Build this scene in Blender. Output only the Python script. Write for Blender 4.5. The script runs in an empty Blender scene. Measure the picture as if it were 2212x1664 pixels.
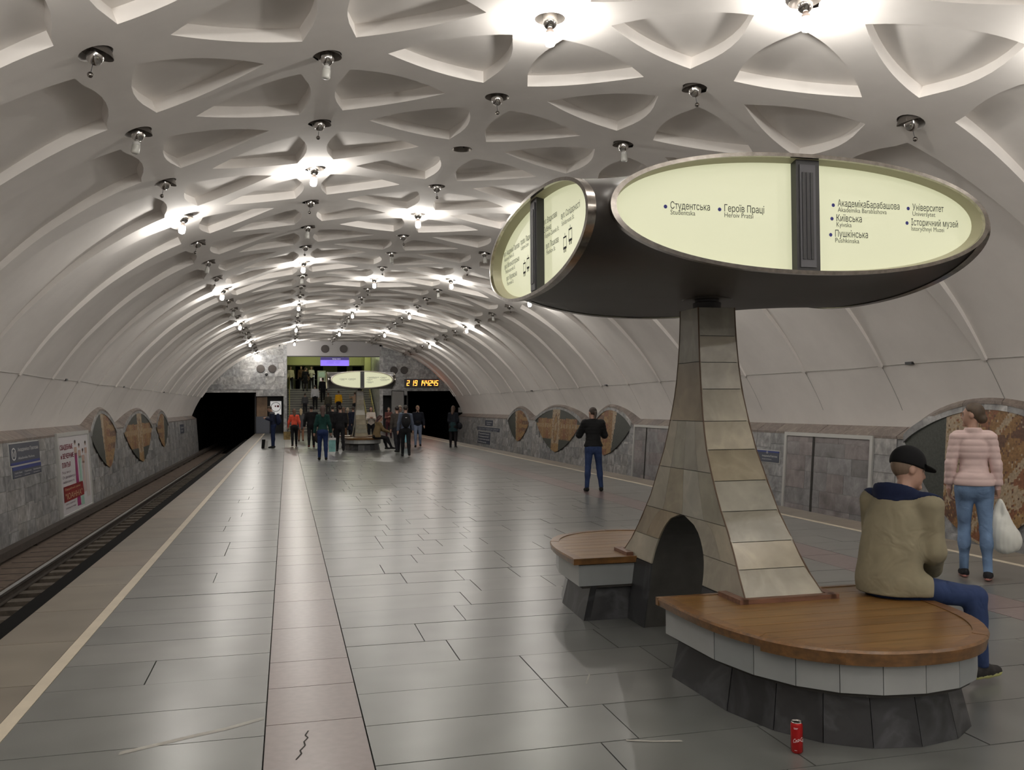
import bpy, bmesh, math, random
import numpy as np
from mathutils import Vector, Matrix
from mathutils.geometry import delaunay_2d_cdt

C = bpy.context.scene.collection
SC = bpy.context.scene
R = math.radians
rng = random.Random(7)

# ------------------------------------------------------------------ camera, world, exposure
cam_d = bpy.data.cameras.new('camera')
cam = bpy.data.objects.new('camera', cam_d); C.objects.link(cam)
YAW, PITCH, ROLL = R(14.21), R(1.38), R(-0.39)
_f = Vector((math.sin(YAW)*math.cos(PITCH), math.cos(YAW)*math.cos(PITCH), math.sin(PITCH)))
_r0 = Vector((math.cos(YAW), -math.sin(YAW), 0)); _u0 = _r0.cross(_f)
_r = _r0*math.cos(ROLL) + _u0*math.sin(ROLL); _u = _u0*math.cos(ROLL) - _r0*math.sin(ROLL)
_m = Matrix((_r, _u, -_f)).transposed().to_4x4(); _m.translation = Vector((0, 0, 1.65))
cam.matrix_world = _m
cam_d.sensor_fit = 'HORIZONTAL'; cam_d.sensor_width = 36.0
cam_d.lens = 36.0*1920/2212
cam_d.clip_start = 0.05; cam_d.clip_end = 300
SC.camera = cam
w = bpy.data.worlds.new('world'); SC.world = w; w.use_nodes = True
w.node_tree.nodes['Background'].inputs[0].default_value = (0.02, 0.02, 0.02, 1)
w.node_tree.nodes['Background'].inputs[1].default_value = 0.5
SC.view_settings.view_transform = 'Standard'; SC.view_settings.look = 'None'
SC.view_settings.gamma = 1.0; SC.view_settings.use_curve_mapping = False
SC.view_settings.exposure = 0.0
SC.cycles.use_denoising = True; SC.cycles.max_bounces = 14; SC.cycles.diffuse_bounces = 8; SC.cycles.sample_clamp_indirect = 6.0
LAMP = 72.0       # watts of a lit bulb
PANEL = 0.50       # emission of the lit sign panels

# ------------------------------------------------------------------ materials
_mats = {}
def srgb(r, g, b):
    f = lambda c: (c/255/12.92) if c/255 <= .04045 else ((c/255+.055)/1.055)**2.4
    return (f(r), f(g), f(b))
def mat(key, col=(.5,.5,.5), rough=.6, metal=0.0, noise=0.0, nscale=4.0, island=0.0, tints=None, vein=0.0, vscale=2.0,
        emit=None, estr=0.0, bump=0.0, bscale=30.0, wood=False, spec=0.5, stretch=None, coat=0.0, ndet=4):
    if key in _mats: return _mats[key]
    m = bpy.data.materials.new(key); m.use_nodes = True; _mats[key] = m
    nt = m.node_tree; N = nt.nodes; L = nt.links; b = N['Principled BSDF']
    b.inputs['Base Color'].default_value = (*col, 1); b.inputs['Roughness'].default_value = rough
    b.inputs['Metallic'].default_value = metal
    b.inputs['Specular IOR Level'].default_value = spec
    b.inputs['Coat Weight'].default_value = coat
    if emit is not None:
        b.inputs['Emission Color'].default_value = (*emit, 1); b.inputs['Emission Strength'].default_value = estr
    tc = N.new('ShaderNodeTexCoord'); geo = N.new('ShaderNodeNewGeometry'); oi = N.new('ShaderNodeObjectInfo')
    mp = N.new('ShaderNodeMapping'); L.new(tc.outputs['Object'], mp.inputs['Vector'])
    if stretch: mp.inputs['Scale'].default_value = stretch
    cur = None
    rnd = N.new('ShaderNodeMath'); rnd.operation = 'ADD'
    L.new(geo.outputs['Random Per Island'], rnd.inputs[0]); L.new(oi.outputs['Random'], rnd.inputs[1])
    fr = N.new('ShaderNodeMath'); fr.operation = 'FRACT'; L.new(rnd.outputs[0], fr.inputs[0])
    if tints:
        cr = N.new('ShaderNodeValToRGB'); cr.color_ramp.interpolation = 'LINEAR'
        el = cr.color_ramp.elements
        while len(el) < len(tints): el.new(0.5)
        for i, t in enumerate(tints):
            el[i].position = i/max(1, len(tints)-1); el[i].color = (*t, 1)
        L.new(fr.outputs[0], cr.inputs[0]); cur = cr.outputs[0]
    def mixmul(a, fac_socket, lo, hi):
        mr = N.new('ShaderNodeMapRange'); mr.inputs['To Min'].default_value = lo; mr.inputs['To Max'].default_value = hi
        L.new(fac_socket, mr.inputs['Value'])
        mx = N.new('ShaderNodeMix'); mx.data_type = 'RGBA'; mx.blend_type = 'MULTIPLY'; mx.inputs['Factor'].default_value = 1
        if a is None: mx.inputs['A'].default_value = (*col, 1)
        else: L.new(a, mx.inputs['A'])
        cmb = N.new('ShaderNodeCombineColor'); 
        for i in range(3): L.new(mr.outputs[0], cmb.inputs[i])
        L.new(cmb.outputs[0], mx.inputs['B']); return mx.outputs['Result']
    if island: cur = mixmul(cur, fr.outputs[0], 1-island, 1+island)
    off = N.new('ShaderNodeVectorMath'); off.operation = 'ADD'
    sc3 = N.new('ShaderNodeVectorMath'); sc3.operation = 'SCALE'; sc3.inputs[0].default_value = (7.3, 3.1, 5.7)
    L.new(fr.outputs[0], sc3.inputs['Scale']); L.new(mp.outputs[0], off.inputs[0]); L.new(sc3.outputs[0], off.inputs[1])
    if noise:
        n = N.new('ShaderNodeTexNoise'); n.inputs['Scale'].default_value = nscale; n.inputs['Detail'].default_value = ndet
        n.inputs['Roughness'].default_value = .6 if ndet > 2 else .45
        L.new(off.outputs[0] if (vein or wood) else mp.outputs[0], n.inputs['Vector'])
        st = N.new('ShaderNodeMapRange'); st.inputs['From Min'].default_value = .3; st.inputs['From Max'].default_value = .7
        L.new(n.outputs[0], st.inputs['Value'])
        cur = mixmul(cur, st.outputs[0], 1-noise, 1+noise)
    if vein:
        n = N.new('ShaderNodeTexNoise'); n.inputs['Scale'].default_value = vscale; n.inputs['Detail'].default_value = 5
        n.inputs['Distortion'].default_value = 1.6; L.new(off.outputs[0], n.inputs['Vector'])
        a = N.new('ShaderNodeMath'); a.operation = 'SUBTRACT'; a.inputs[1].default_value = .5; L.new(n.outputs[0], a.inputs[0])
        ab = N.new('ShaderNodeMath'); ab.operation = 'ABSOLUTE'; L.new(a.outputs[0], ab.inputs[0])
        st = N.new('ShaderNodeMapRange'); st.inputs['From Max'].default_value = .06; L.new(ab.outputs[0], st.inputs['Value'])
        cur = mixmul(cur, st.outputs[0], 1+vein, 1-vein*.25)
    if wood:
        wv = N.new('ShaderNodeTexNoise'); wv.inputs['Scale'].default_value = 3.0; wv.inputs['Detail'].default_value = 8
        wm = N.new('ShaderNodeMapping'); wm.inputs['Scale'].default_value = (1.2, 14, 14); L.new(off.outputs[0], wm.inputs['Vector']); L.new(wm.outputs[0], wv.inputs['Vector'])
        st = N.new('ShaderNodeMapRange'); st.inputs['From Min'].default_value = .3; st.inputs['From Max'].default_value = .7; L.new(wv.outputs[0], st.inputs['Value'])
        cur = mixmul(cur, st.outputs[0], .68, 1.25)
    if cur is not None: L.new(cur, b.inputs['Base Color'])
    if bump:
        n = N.new('ShaderNodeTexNoise'); n.inputs['Scale'].default_value = bscale; n.inputs['Detail'].default_value = 2; n.inputs['Distortion'].default_value = .8
        L.new(mp.outputs[0], n.inputs['Vector'])
        bp = N.new('ShaderNodeBump'); bp.inputs['Strength'].default_value = bump; bp.inputs['Distance'].default_value = .02
        L.new(n.outputs[0], bp.inputs['Height']); L.new(bp.outputs[0], b.inputs['Normal'])
    return m

M_PLASTER = mat('plaster', srgb(232,228,224), .85, noise=.05, nscale=.9)
M_GRAN = mat('grey_granite', (.18,.185,.175), .285, tints=[(.105,.11,.104),(.128,.133,.126),(.114,.119,.113),(.138,.141,.133)], noise=.12, nscale=3, spec=.95, ndet=1)
M_RED = mat('pink_granite', (.22,.16,.15), .29, tints=[(.165,.12,.116),(.142,.105,.102),(.18,.137,.132)], noise=.10, nscale=22, spec=.85, ndet=1)
M_EDGE = mat('brown_granite', (.24,.205,.165), .42, tints=[(.185,.148,.115),(.16,.142,.118),(.15,.127,.1),(.178,.156,.126)], noise=.12, nscale=2.5, ndet=1)
M_CREAM = mat('cream_strip', (.52,.46,.36), .45, noise=.08)
M_GROUT = mat('dark_grout', (.035,.033,.03), .9)
M_MARB = mat('grey_marble', (.25,.26,.27), .32, tints=[(.22,.222,.226),(.32,.322,.324),(.265,.268,.272),(.41,.405,.40),(.30,.293,.282),(.34,.34,.34)], noise=.42, nscale=4.5, vein=.3, vscale=1.0)
M_MARBW = mat('warm_marble', (.24,.22,.215), .35, tints=[(.22,.2,.2),(.27,.24,.24),(.25,.245,.25),(.2,.19,.19)], noise=.34, nscale=2.5, vein=.14, vscale=1.3)
M_LEDGE = mat('brown_marble', (.23,.195,.175), .38, tints=[(.22,.185,.17),(.26,.22,.19),(.2,.175,.165),(.25,.2,.17)], noise=.2, nscale=3, vein=.25, vscale=3)
M_BEIGE = mat('beige_marble', (.42,.37,.28), .28, tints=[(.285,.238,.158),(.36,.335,.27),(.24,.237,.195),(.335,.29,.21),(.31,.305,.265),(.275,.222,.15)], noise=.26, nscale=2.6, vein=.10, vscale=1.6, spec=.6)
M_SKIRT = mat('pale_grey_stone', (.40,.42,.42), .35, tints=[(.25,.268,.272),(.34,.348,.34),(.28,.298,.302)], noise=.07, nscale=3)
M_DARKST = mat('dark_grey_marble', (.04,.042,.045), .32, tints=[(.024,.025,.027),(.036,.037,.04),(.028,.03,.032)], noise=.22, nscale=5, vein=.7, vscale=1.6)
M_WOOD = mat('varnished_wood', (.18,.09,.025), .3, tints=[(.17,.086,.024),(.205,.108,.032),(.155,.076,.021)], wood=True, noise=.1, nscale=2, spec=.7)
M_WOODE = mat('worn_wood_edge', (.15,.07,.02), .32, noise=.35, nscale=14, wood=True, spec=.7)
M_WOODR = mat('red_wood_trim', (.16,.075,.045), .4, noise=.2, nscale=9, wood=True)
M_BODY = mat('dark_brown_enamel', (.036,.031,.027), .42, noise=.1, nscale=2)
M_CHROME = mat('chrome', (.62,.6,.58), .12, 1.0)
M_RIM = mat('steel_rim', (.36,.33,.3), .2, 1.0, noise=.25, nscale=25)
M_BLACK = mat('black_void', (.004,.004,.004), .9, spec=.1)
M_BLK = mat('black_metal', (.03,.03,.032), .4)
M_GRILL = mat('grey_grille', (.10,.10,.11), .5)
M_PANEL = mat('lit_panel', (.4,.4,.33), .35, emit=(.93,.94,.60), estr=PANEL)
M_INNER = mat('cream_inner', (.45,.43,.3), .5)
M_INK = mat('black_ink', (.01,.01,.012), .7)
M_INK2 = mat('grey_ink', (.1,.1,.085), .7)
M_INKB = mat('blue_ink', (.03,.03,.22), .6)
M_BULB = mat('lit_bulb', (1,1,1), .5)
def _glass_bulb(m):                  # clear bulb: its glass glows and lets the filament's light through
    nt = m.node_tree; nt.nodes.clear(); o = nt.nodes.new('ShaderNodeOutputMaterial'); a = nt.nodes.new('ShaderNodeAddShader')
    e = nt.nodes.new('ShaderNodeEmission'); e.inputs[0].default_value = (1.0, .95, .86, 1); e.inputs[1].default_value = 9.0
    t = nt.nodes.new('ShaderNodeBsdfTransparent')
    nt.links.new(e.outputs[0], a.inputs[0]); nt.links.new(t.outputs[0], a.inputs[1]); nt.links.new(a.outputs[0], o.inputs[0])
    m.cycles.emission_sampling = 'NONE'
_glass_bulb(M_BULB)
FIL = bpy.data.lights.new('filament', 'POINT'); FIL.energy = LAMP; FIL.shadow_soft_size = .05; FIL.color = (1.0, .955, .89)
M_DIM = mat('unlit_bulb', (.62,.62,.58), .3)
M_WHITE = mat('white_paint', (.62,.62,.6), .5)
M_ALU = mat('pale_aluminium', (.55,.55,.53), .4, .3)
M_STEEL = mat('rail_steel', (.42,.42,.42), .3, 1.0)
M_RUST = mat('rusty_iron', (.05,.038,.03), .8, noise=.3, nscale=12)
M_BED = mat('track_bed', (.075,.055,.042), .9, noise=.35, nscale=6)
M_SLEEP = mat('old_sleeper', (.10,.085,.068), .85, tints=[(.085,.07,.055),(.12,.10,.08)], noise=.3, nscale=8)
M_SIGN = mat('blue_grey_sign', (.07,.08,.11), .4)
M_SIGNB = mat('blue_sign', (.03,.05,.22), .4)
M_LETTER = mat('white_lettering', (.7,.7,.7), .5)

# ------------------------------------------------------------------ mesh helpers
class MB:
    def __init__(s): s.v = []; s.f = []; s.mi = []
    def add(s, vs, fs, mi=0):
        o = len(s.v); s.v += [tuple(p) for p in vs]; s.f += [tuple(i+o for i in f) for f in fs]; s.mi += [mi]*len(fs); return s
    def box(s, x0, x1, y0, y1, z0, z1, mi=0):
        return s.add([(x0,y0,z0),(x1,y0,z0),(x1,y1,z0),(x0,y1,z0),(x0,y0,z1),(x1,y0,z1),(x1,y1,z1),(x0,y1,z1)],
              [(0,3,2,1),(4,5,6,7),(0,1,5,4),(1,2,6,5),(2,3,7,6),(3,0,4,7)], mi)
    def hexa(s, b, t, mi=0):           # two quads (4 points each), joined
        return s.add(list(b)+list(t), [(0,3,2,1),(4,5,6,7),(0,1,5,4),(1,2,6,5),(2,3,7,6),(3,0,4,7)], mi)
    def prism(s, poly, f0, f1, mi=0):  # polygon mapped by two functions
        n = len(poly)
        return s.add([f0(*p) for p in poly]+[f1(*p) for p in poly],
              [tuple(range(n-1,-1,-1)), tuple(range(n,2*n))]+[(i,(i+1)%n,n+(i+1)%n,n+i) for i in range(n)], mi)
    def lathe(s, prof, c=(0,0,0), seg=16, mi=0, caps=True, axis=None):
        vs = []
        for r, z in prof:
            for k in range(seg):
                a = 2*math.pi*k/seg; vs.append(Vector((r*math.cos(a), r*math.sin(a), z)))
        if axis is not None:
            q = Vector((0,0,1)).rotation_difference(Vector(axis).normalized()).to_matrix(); vs = [q@v for v in vs]
        vs = [v+Vector(c) for v in vs]
        fs = [(i*seg+k, i*seg+(k+1)%seg, (i+1)*seg+(k+1)%seg, (i+1)*seg+k) for i in range(len(prof)-1) for k in range(seg)]
        if caps:
            fs.append(tuple(range(seg-1,-1,-1))); o = (len(prof)-1)*seg; fs.append(tuple(range(o,o+seg)))
        return s.add(vs, fs, mi)
    def tube(s, pts, r, seg=8, mi=0):
        pts = [Vector(p) for p in pts]; rs = r if isinstance(r, (list,tuple)) else [r]*len(pts); vs = []
        for i, p in enumerate(pts):
            t = (pts[min(i+1,len(pts)-1)]-pts[max(i-1,0)]).normalized()
            a = t.orthogonal().normalized() if i == 0 else (a - t*a.dot(t)).normalized()
            b = t.cross(a)
            for k in range(seg):
                an = 2*math.pi*k/seg; vs.append(p+(a*math.cos(an)+b*math.sin(an))*rs[i])
        fs = [(i*seg+k, i*seg+(k+1)%seg, (i+1)*seg+(k+1)%seg, (i+1)*seg+k) for i in range(len(pts)-1) for k in range(seg)]
        fs += [tuple(range(seg-1,-1,-1)), tuple(range((len(pts)-1)*seg, len(pts)*seg))]
        return s.add(vs, fs, mi)
    def build(s, name, mats, parent=None, smooth=None, kind=None, label=None):
        me = bpy.data.meshes.new(name); me.from_pydata(s.v, [], s.f)
        for m in (mats if isinstance(mats, (list,tuple)) else [mats]): me.materials.append(m)
        if any(s.mi): me.polygons.foreach_set('material_index', s.mi)
        me.validate()
        if smooth is not None:
            me.polygons.foreach_set('use_smooth', [True]*len(me.polygons)); me.set_sharp_from_angle(angle=R(smooth))
        o = bpy.data.objects.new(name, me); C.objects.link(o)
        if parent is not None: o.parent = parent
        if kind: o['kind'] = kind
        if label: o['label'] = label
        return o
def tag(o, label=None, cat=None, group=None, kind=None):
    if label: o['label'] = label
    if cat: o['category'] = cat
    if group: o['group'] = group
    if kind: o['kind'] = kind
    return o
def thing(name, label, cat, loc=(0,0,0), rz=0, group=None):
    o = bpy.data.objects.new(name, None); C.objects.link(o); o.empty_display_size = .1
    o.location = loc; o.rotation_euler = (0,0,rz)
    return tag(o, label, cat, group)
def copy_tree(o, parent=None):
    c = o.copy(); C.objects.link(c)
    if parent is not None: c.parent = parent
    for ch in list(o.children): copy_tree(ch, c)
    return c
def parts(items, name, mats, parent, limit=280, stuffname='small_slabs'):
    """items: list of (distance, add(mb)) - nearest as single parts, the rest joined"""
    items = sorted(items, key=lambda t: t[0])
    for d, fn in items[:limit]:
        m = MB(); fn(m); m.build(name, mats, parent)
    if len(items) > limit:
        m = MB()
        for d, fn in items[limit:]: fn(m)
        m.build(stuffname, mats, parent, kind='stuff')
_txt = {}
def text_geo(body):
    if body in _txt: return _txt[body]
    cu = bpy.data.curves.new('t', 'FONT'); cu.body = body; cu.size = 1; cu.resolution_u = 3; cu.fill_mode = 'NONE' if False else 'FRONT'
    cu.dimensions = '3D'; cu.fill_mode = 'FULL'
    ob = bpy.data.objects.new('t', cu); C.objects.link(ob)
    try: cu.fill_mode = 'NONE'
    except Exception: cu.dimensions = '2D'; cu.fill_mode = 'NONE'
    dg = bpy.context.evaluated_depsgraph_get(); me = ob.evaluated_get(dg).to_mesh()
    co = [(p.co.x, p.co.y) for p in me.vertices]; ed = [tuple(e.vertices) for e in me.edges]
    ob.evaluated_get(dg).to_mesh_clear(); bpy.data.objects.remove(ob); bpy.data.curves.remove(cu)
    if not ed: _txt[body] = ([], [], 0, 1); return _txt[body]
    r = delaunay_2d_cdt([Vector(c) for c in co], ed, [], 0, 1e-6)
    v = [(p.x, p.y) for p in r[0]]
    E = np.array([(*co[a], *co[b]) for a, b in ed]); f = []
    x1, y1, x2, y2 = E.T
    sg = np.where(y2 > y1, 1, -1)
    for t in r[2]:
        cx = sum(v[i][0] for i in t)/3; cy = sum(v[i][1] for i in t)/3
        m = (y1 > cy) != (y2 > cy)
        if not m.any(): continue
        xi = x1[m]+(cy-y1[m])*(x2[m]-x1[m])/(y2[m]-y1[m])
        if int((xi > cx).sum()) % 2 == 1: f.append(tuple(t))
    used = sorted(set(i for t in f for i in t)); mp = {u: k for k, u in enumerate(used)}
    v = [v[u] for u in used]; f = [tuple(mp[i] for i in t) for t in f]
    x0 = min(p[0] for p in v); x1_ = max(p[0] for p in v)
    _txt[body] = (v, f, x0, x1_); return _txt[body]
def put_text(mb, body, u0, v0, u1, cap, fn, mi=0):
    v, f, x0, x1 = text_geo(body)
    if not v: return
    sx = (u1-u0)/max(1e-6, x1-x0); sy = cap/.72
    mb.add([fn(u0+(x-x0)*sx, v0+y*sy) for x, y in v], f, mi)
# ------------------------------------------------------------------ vault
CX, P, Y0, YB, YE = 2.9, 2.625, 9.58, -13.0, 60.0
_pp = [(-2.4,5.92),(0,6.05),(2.4,5.92),(4.75,5.22),(6.2,4.42),(7.3,3.45),(8.0,2.6),(8.45,1.85),(8.72,1.23),(8.95,.6),(9.05,.2)]
_pr = []
for i in range(1, len(_pp)-2):
    a, b, c, d = [np.array(q) for q in _pp[i-1:i+3]]
    for t in np.linspace(0, 1, 20, endpoint=False):
        _pr.append(.5*(2*b+(c-a)*t+(2*a-5*b+4*c-d)*t*t+(3*b-a-3*c+d)*t**3))
_pr = np.array(_pr); _ss = np.concatenate([[0], np.cumsum(np.hypot(*np.diff(_pr, axis=0).T))])
SMAX = float(_ss[-1])
def vault(s, y, d=0.0):
    """point of the vault at arc length s from the crown, depth d outwards"""
    a = abs(s); x = np.interp(a, _ss, _pr[:,0]); z = np.interp(a, _ss, _pr[:,1])
    e = .06; tx = np.interp(a+e, _ss, _pr[:,0])-np.interp(max(0,a-e), _ss, _pr[:,0]); tz = np.interp(a+e, _ss, _pr[:,1])-np.interp(max(0,a-e), _ss, _pr[:,1])
    if a < e: tx, tz = 1.0, 0.0
    l = math.hypot(tx, tz); nx, nz = -tz/l, tx/l
    sg = 1 if s >= 0 else -1
    return (CX+sg*(x+nx*d), y, z+nz*d)
def vdepth(s):
    a = abs(s); return .155 if a < 5.2 else max(.045, .155-(a-5.2)*.11/4.0)
COLS = [-4.87, -2.43, 0.0, 2.43, 4.87]; SEND = 9.4
def lw(t, outer=False):
    if outer: return P/2-max(.045, .46-.092*t)
    return .83*(1-(t/1.69)**2)
def gap(y): return .16+.15*min(1, (abs(y)/.75)**2)
def hole_outlines(yc_of):
    res = []
    for ci, c in enumerate(COLS):
        yc = yc_of(ci)
        for sg in (-1, 1):
            outer = (ci == 0 and sg < 0) or (ci == 4 and sg > 0)
            ye = .83
            for _ in range(8): ye = lw(gap(ye), outer)
            pts = [(c+sg*gap(y), yc+y) for y in np.linspace(-ye, ye, 9)]
            g = gap(ye); tmax = SEND-4.87 if outer else 1.69
            ts = np.linspace(g, tmax, 22 if outer else 12)[1:]
            up = [(c+sg*t, yc+lw(t, outer)) for t in ts]
            dn = [(c+sg*t, yc-lw(t, outer)) for t in ts]
            if not outer: poly = pts+up+dn[:-1][::-1]
            else: poly = pts+up+dn[::-1]
            res.append((poly, outer))
    return res
def inpoly(x, y, poly):
    r = False; j = len(poly)-1
    for i in range(len(poly)):
        if (poly[i][1] > y) != (poly[j][1] > y) and x < (poly[j][0]-poly[i][0])*(y-poly[i][1])/(poly[j][1]-poly[i][1])+poly[i][0]: r = not r
        j = i
    return r
# one repeating cell of the rib net: A,C,E lenses centred at P/2, B,D lenses at P; bounded by zigzags through the ribs
zz = [(-SEND,0),(-4.87,0),(-2.43,P/2),(0,0),(2.43,P/2),(4.87,0),(SEND,0)]
def zig(s): return float(np.interp(s, [q[0] for q in zz], [q[1] for q in zz]))
sline = sorted(set([round(float(v),3) for v in np.linspace(-SEND, SEND, 55)]+[q[0] for q in zz]+[round(c+d,3) for c in COLS for d in (-.3,-.24,-.18,-.12,-.06,.06,.12,.18,.24,.3)]))
def _zx(s):
    z = float(np.interp(s, [q[0] for q in zz], [q[1] for q in zz]))
    for c in COLS:
        if abs(s-c) < .3: z += .27*math.cos((s-c)/.3*math.pi/2)**2
    return z
_zv = [_zx(s) for s in sline]
def zig(s): return float(np.interp(s, sline, _zv))
SOCK = .175
def sockets():
    return [[(c+SOCK*math.cos(t), P+(0 if i % 2 == 0 else P/2)+SOCK*math.sin(t)) for t in np.linspace(0, 2*math.pi, 20, endpoint=False)] for i, c in enumerate(COLS)]
def cell():
    pts = []; edges = []
    def loop(pl):
        o = len(pts); pts.extend(pl); edges.extend([(o+i, o+(i+1)%len(pl)) for i in range(len(pl))])
    low = [(s, zig(s)) for s in sline]
    # the outer channel meets the ends of the cell: boundary there is the fin width only
    e = SEND; fw = max(.045, .46-.092*(SEND-4.87))
    loop(low+[(s, zig(s)+P) for s in reversed(sline)])
    holes = [h for h, o in hole_outlines(lambda ci: P/2 if ci % 2 == 0 else P)]
    holes += sockets()
    for h in holes: loop(h)
    k = .33
    for s in np.arange(-SEND+.2, SEND, k):
        for y in np.arange(.1, 2*P, k):
            if zig(s)+.08 < y < zig(s)+P-.08: pts.append((float(s), float(y)))
    r = delaunay_2d_cdt([Vector(p) for p in pts], edges, [], 0, 1e-5)
    V = [(p.x, p.y) for p in r[0]]; F = []
    for f in r[2]:
        cx = sum(V[i][0] for i in f)/3; cy = sum(V[i][1] for i in f)/3
        if not (zig(cx) < cy < zig(cx)+P): continue
        if any(inpoly(cx, cy, h) for h in holes): continue
        F.append(tuple(f))
    return V, F
def build_ceiling():
    V, F = cell()
    cnt = {}
    for f in F:
        for i in range(3):
            e = (f[i], f[(i+1)%3]); k = tuple(sorted(e)); cnt.setdefault(k, []).append(e)
    def on_border(i):
        s, y = V[i]; z = zig(s); return abs(y-z) < 1e-3 or abs(y-z-P) < 1e-3
    walls = []
    for k, es in cnt.items():
        if len(es) == 1:
            a, b = es[0]
            if on_border(a) and on_border(b): continue
            walls.append((a, b))
    k0 = math.floor((YB-Y0)/P); k1 = math.ceil((YE-Y0)/P)
    vs = []; fs = []
    base = [vault(s, 0) for s, y in V]; ys = [y for s, y in V]
    wv = sorted(set(i for e in walls for i in e)); wi = {v: j for j, v in enumerate(wv)}
    deep = [vault(V[i][0], 0, vdepth(V[i][0])+.01) for i in wv]
    for k in range(k0, k1):
        yy = Y0+k*P; o = len(vs)
        vs += [(b[0], min(YE, max(YB, yy+y)), b[2]) for b, y in zip(base, ys)]
        fs += [tuple(i+o for i in f) for f in F]
        o2 = len(vs)
        vs += [(deep[j][0], min(YE, max(YB, yy+ys[i])), deep[j][2]) for j, i in enumerate(wv)]
        fs += [(a+o, b+o, o2+wi[b], o2+wi[a]) for a, b in walls]
    me = bpy.data.meshes.new('ceiling'); me.from_pydata(vs, [], fs); me.materials.append(M_PLASTER)
    bm = bmesh.new(); bm.from_mesh(me); bmesh.ops.remove_doubles(bm, verts=bm.verts, dist=.002)
    bmesh.ops.dissolve_degenerate(bm, dist=.0005, edges=bm.edges); bm.to_mesh(me); bm.free()
    me.polygons.foreach_set('use_smooth', [True]*len(me.polygons)); me.set_sharp_from_angle(angle=R(28))
    rib = bpy.data.objects.new('rib_net', me); C.objects.link(rib)
    # sheet at the bottom of the coffers
    m = MB(); sl = np.linspace(-SMAX, SMAX, 97); yl = [YB, 10, 35, YE]
    for y in yl: m.v += [vault(s, y, vdepth(s)) for s in sl]
    n = len(sl)
    m.f = [(j*n+i, j*n+i+1, (j+1)*n+i+1, (j+1)*n+i) for j in range(len(yl)-1) for i in range(n-1)]; m.mi = [0]*len(m.f)
    c = m.build('ceiling', M_PLASTER, smooth=60, kind='structure')
    rib.parent = c
    # fine joints running from the fins down to the ledge
    for sg in (-1, 1):
        for k in range(-1, 17):
            y = Y0+k*P; q = MB(); pts = [Vector(vault(sg*s, y, vdepth(s)-.003)) for s in np.linspace(SEND+.02, 10.35, 5)]
            for a, b in zip(pts, pts[1:]): q.add([a+Vector((0,-.008,0)), a+Vector((0,.008,0)), b+Vector((0,.008,0)), b+Vector((0,-.008,0))], [(0,1,2,3)])
            q.build('plaster_joint', M_JOINT, c)
    return c
M_JOINT = mat('grey_plaster_joint', (.36,.35,.335), .9)  # plain grey of the joint lines in the plaster
ceiling = build_ceiling()

# ------------------------------------------------------------------ floor
floor = MB().box(-2.0, 7.8, YB, YE, -.35, -.028).build('floor', M_GROUT, kind='structure')
G = .0035
def slab(x0, x1, y0, y1, mi, t=0.0):
    return lambda m: m.box(x0+G, x1-G, y0+G, y1-G, -.03, t, mi)
its = {0: [], 1: [], 2: []}
fr = random.Random(3)
def dist(x, y): return math.hypot(x, y) if y > 2.2 else 200+abs(y)
yy = 4.16
rows = []
y = 4.16-.525*32
while y < YE-.1: rows.append((y, min(YE, y+.525))); y += .525
for (a, b) in rows:
    for x0, x1 in ((-1.38, -.11), (.39, 5.41), (5.91, 7.18)):
        x = x0
        first = True
        while x < x1-.01:
            wd = fr.choice([.55, .7, .85, .95, 1.1, 1.3])
            nx = x+wd
            if x1-nx < .45: nx = x1
            its[0].append((dist((x+nx)/2, a), slab(x, nx, a, b, 0, fr.uniform(-.0012, .0012)))); x = nx
ry = YB
lens_ = [.95, .8, 1.0, .62, .55, .9]
for x0, x1 in ((-.11, .39), (5.41, 5.91)):
    y = 4.72-.95*18; i = 0
    while y < YE-.1:
        ny = min(YE, y+lens_[i % 6]); i += 1
        its[1].append((dist(x0, y), slab(x0, x1, y, ny, 0))); y = ny
for x0, x1 in ((-2.0, -1.46), (7.26, 7.8)):
    y = YB
    while y < YE-.1:
        ny = min(YE, y+1.05); its[2].append((dist(x0, y), slab(x0, x1, y, ny, 0))); y = ny
parts(its[0], 'paving_slab', M_GRAN, floor, 215, 'distant_paving')
parts(its[1], 'pink_paving_slab', M_RED, floor, 40, 'distant_pink_paving')
parts(its[2], 'edge_slab', M_EDGE, floor, 40, 'distant_edge_slabs')
for x0, x1 in ((-1.46, -1.38), (7.18, 7.26)):
    MB().box(x0, x1, YB, YE, -.03, .001).build('warning_strip', M_CREAM, floor)
# crack and chips in the paving
m = MB()
ck = [(.105,4.70),(.088,4.64),(.10,4.60),(.08,4.55),(.085,4.50),(.06,4.44),(.066,4.40),(.04,4.33)]
for (a, b), (c, d) in zip(ck, ck[1:]): m.add([(a-.004,b,.0012),(a+.004,b,.0012),(c+.004,d,.0012),(c-.004,d,.0012)], [(0,3,2,1)])
m.build('crack', M_GROUT, floor)
M_SCUFF = mat('pale_scuff', (.30,.29,.26), .5, noise=.2, nscale=9)
for pl, wd in (([(-.78,4.63),(-.62,4.70),(-.45,4.78),(-.3,4.84),(-.12,4.95)], .022), ([(1.72,5.05),(1.80,5.22),(1.82,5.42),(1.79,5.58)], .012), ([(1.62,4.15),(1.75,4.10),(1.88,4.07)], .010)):
    m = MB()
    for i, ((a, b), (c, d)) in enumerate(zip(pl, pl[1:])):
        m.add([(a,b-wd,.0014),(a,b+wd,.0014),(c,d+wd,.0014),(c,d-wd,.0014)], [(0,1,2,3)])
    m.build('scuff_mark', M_SCUFF, floor)

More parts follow.
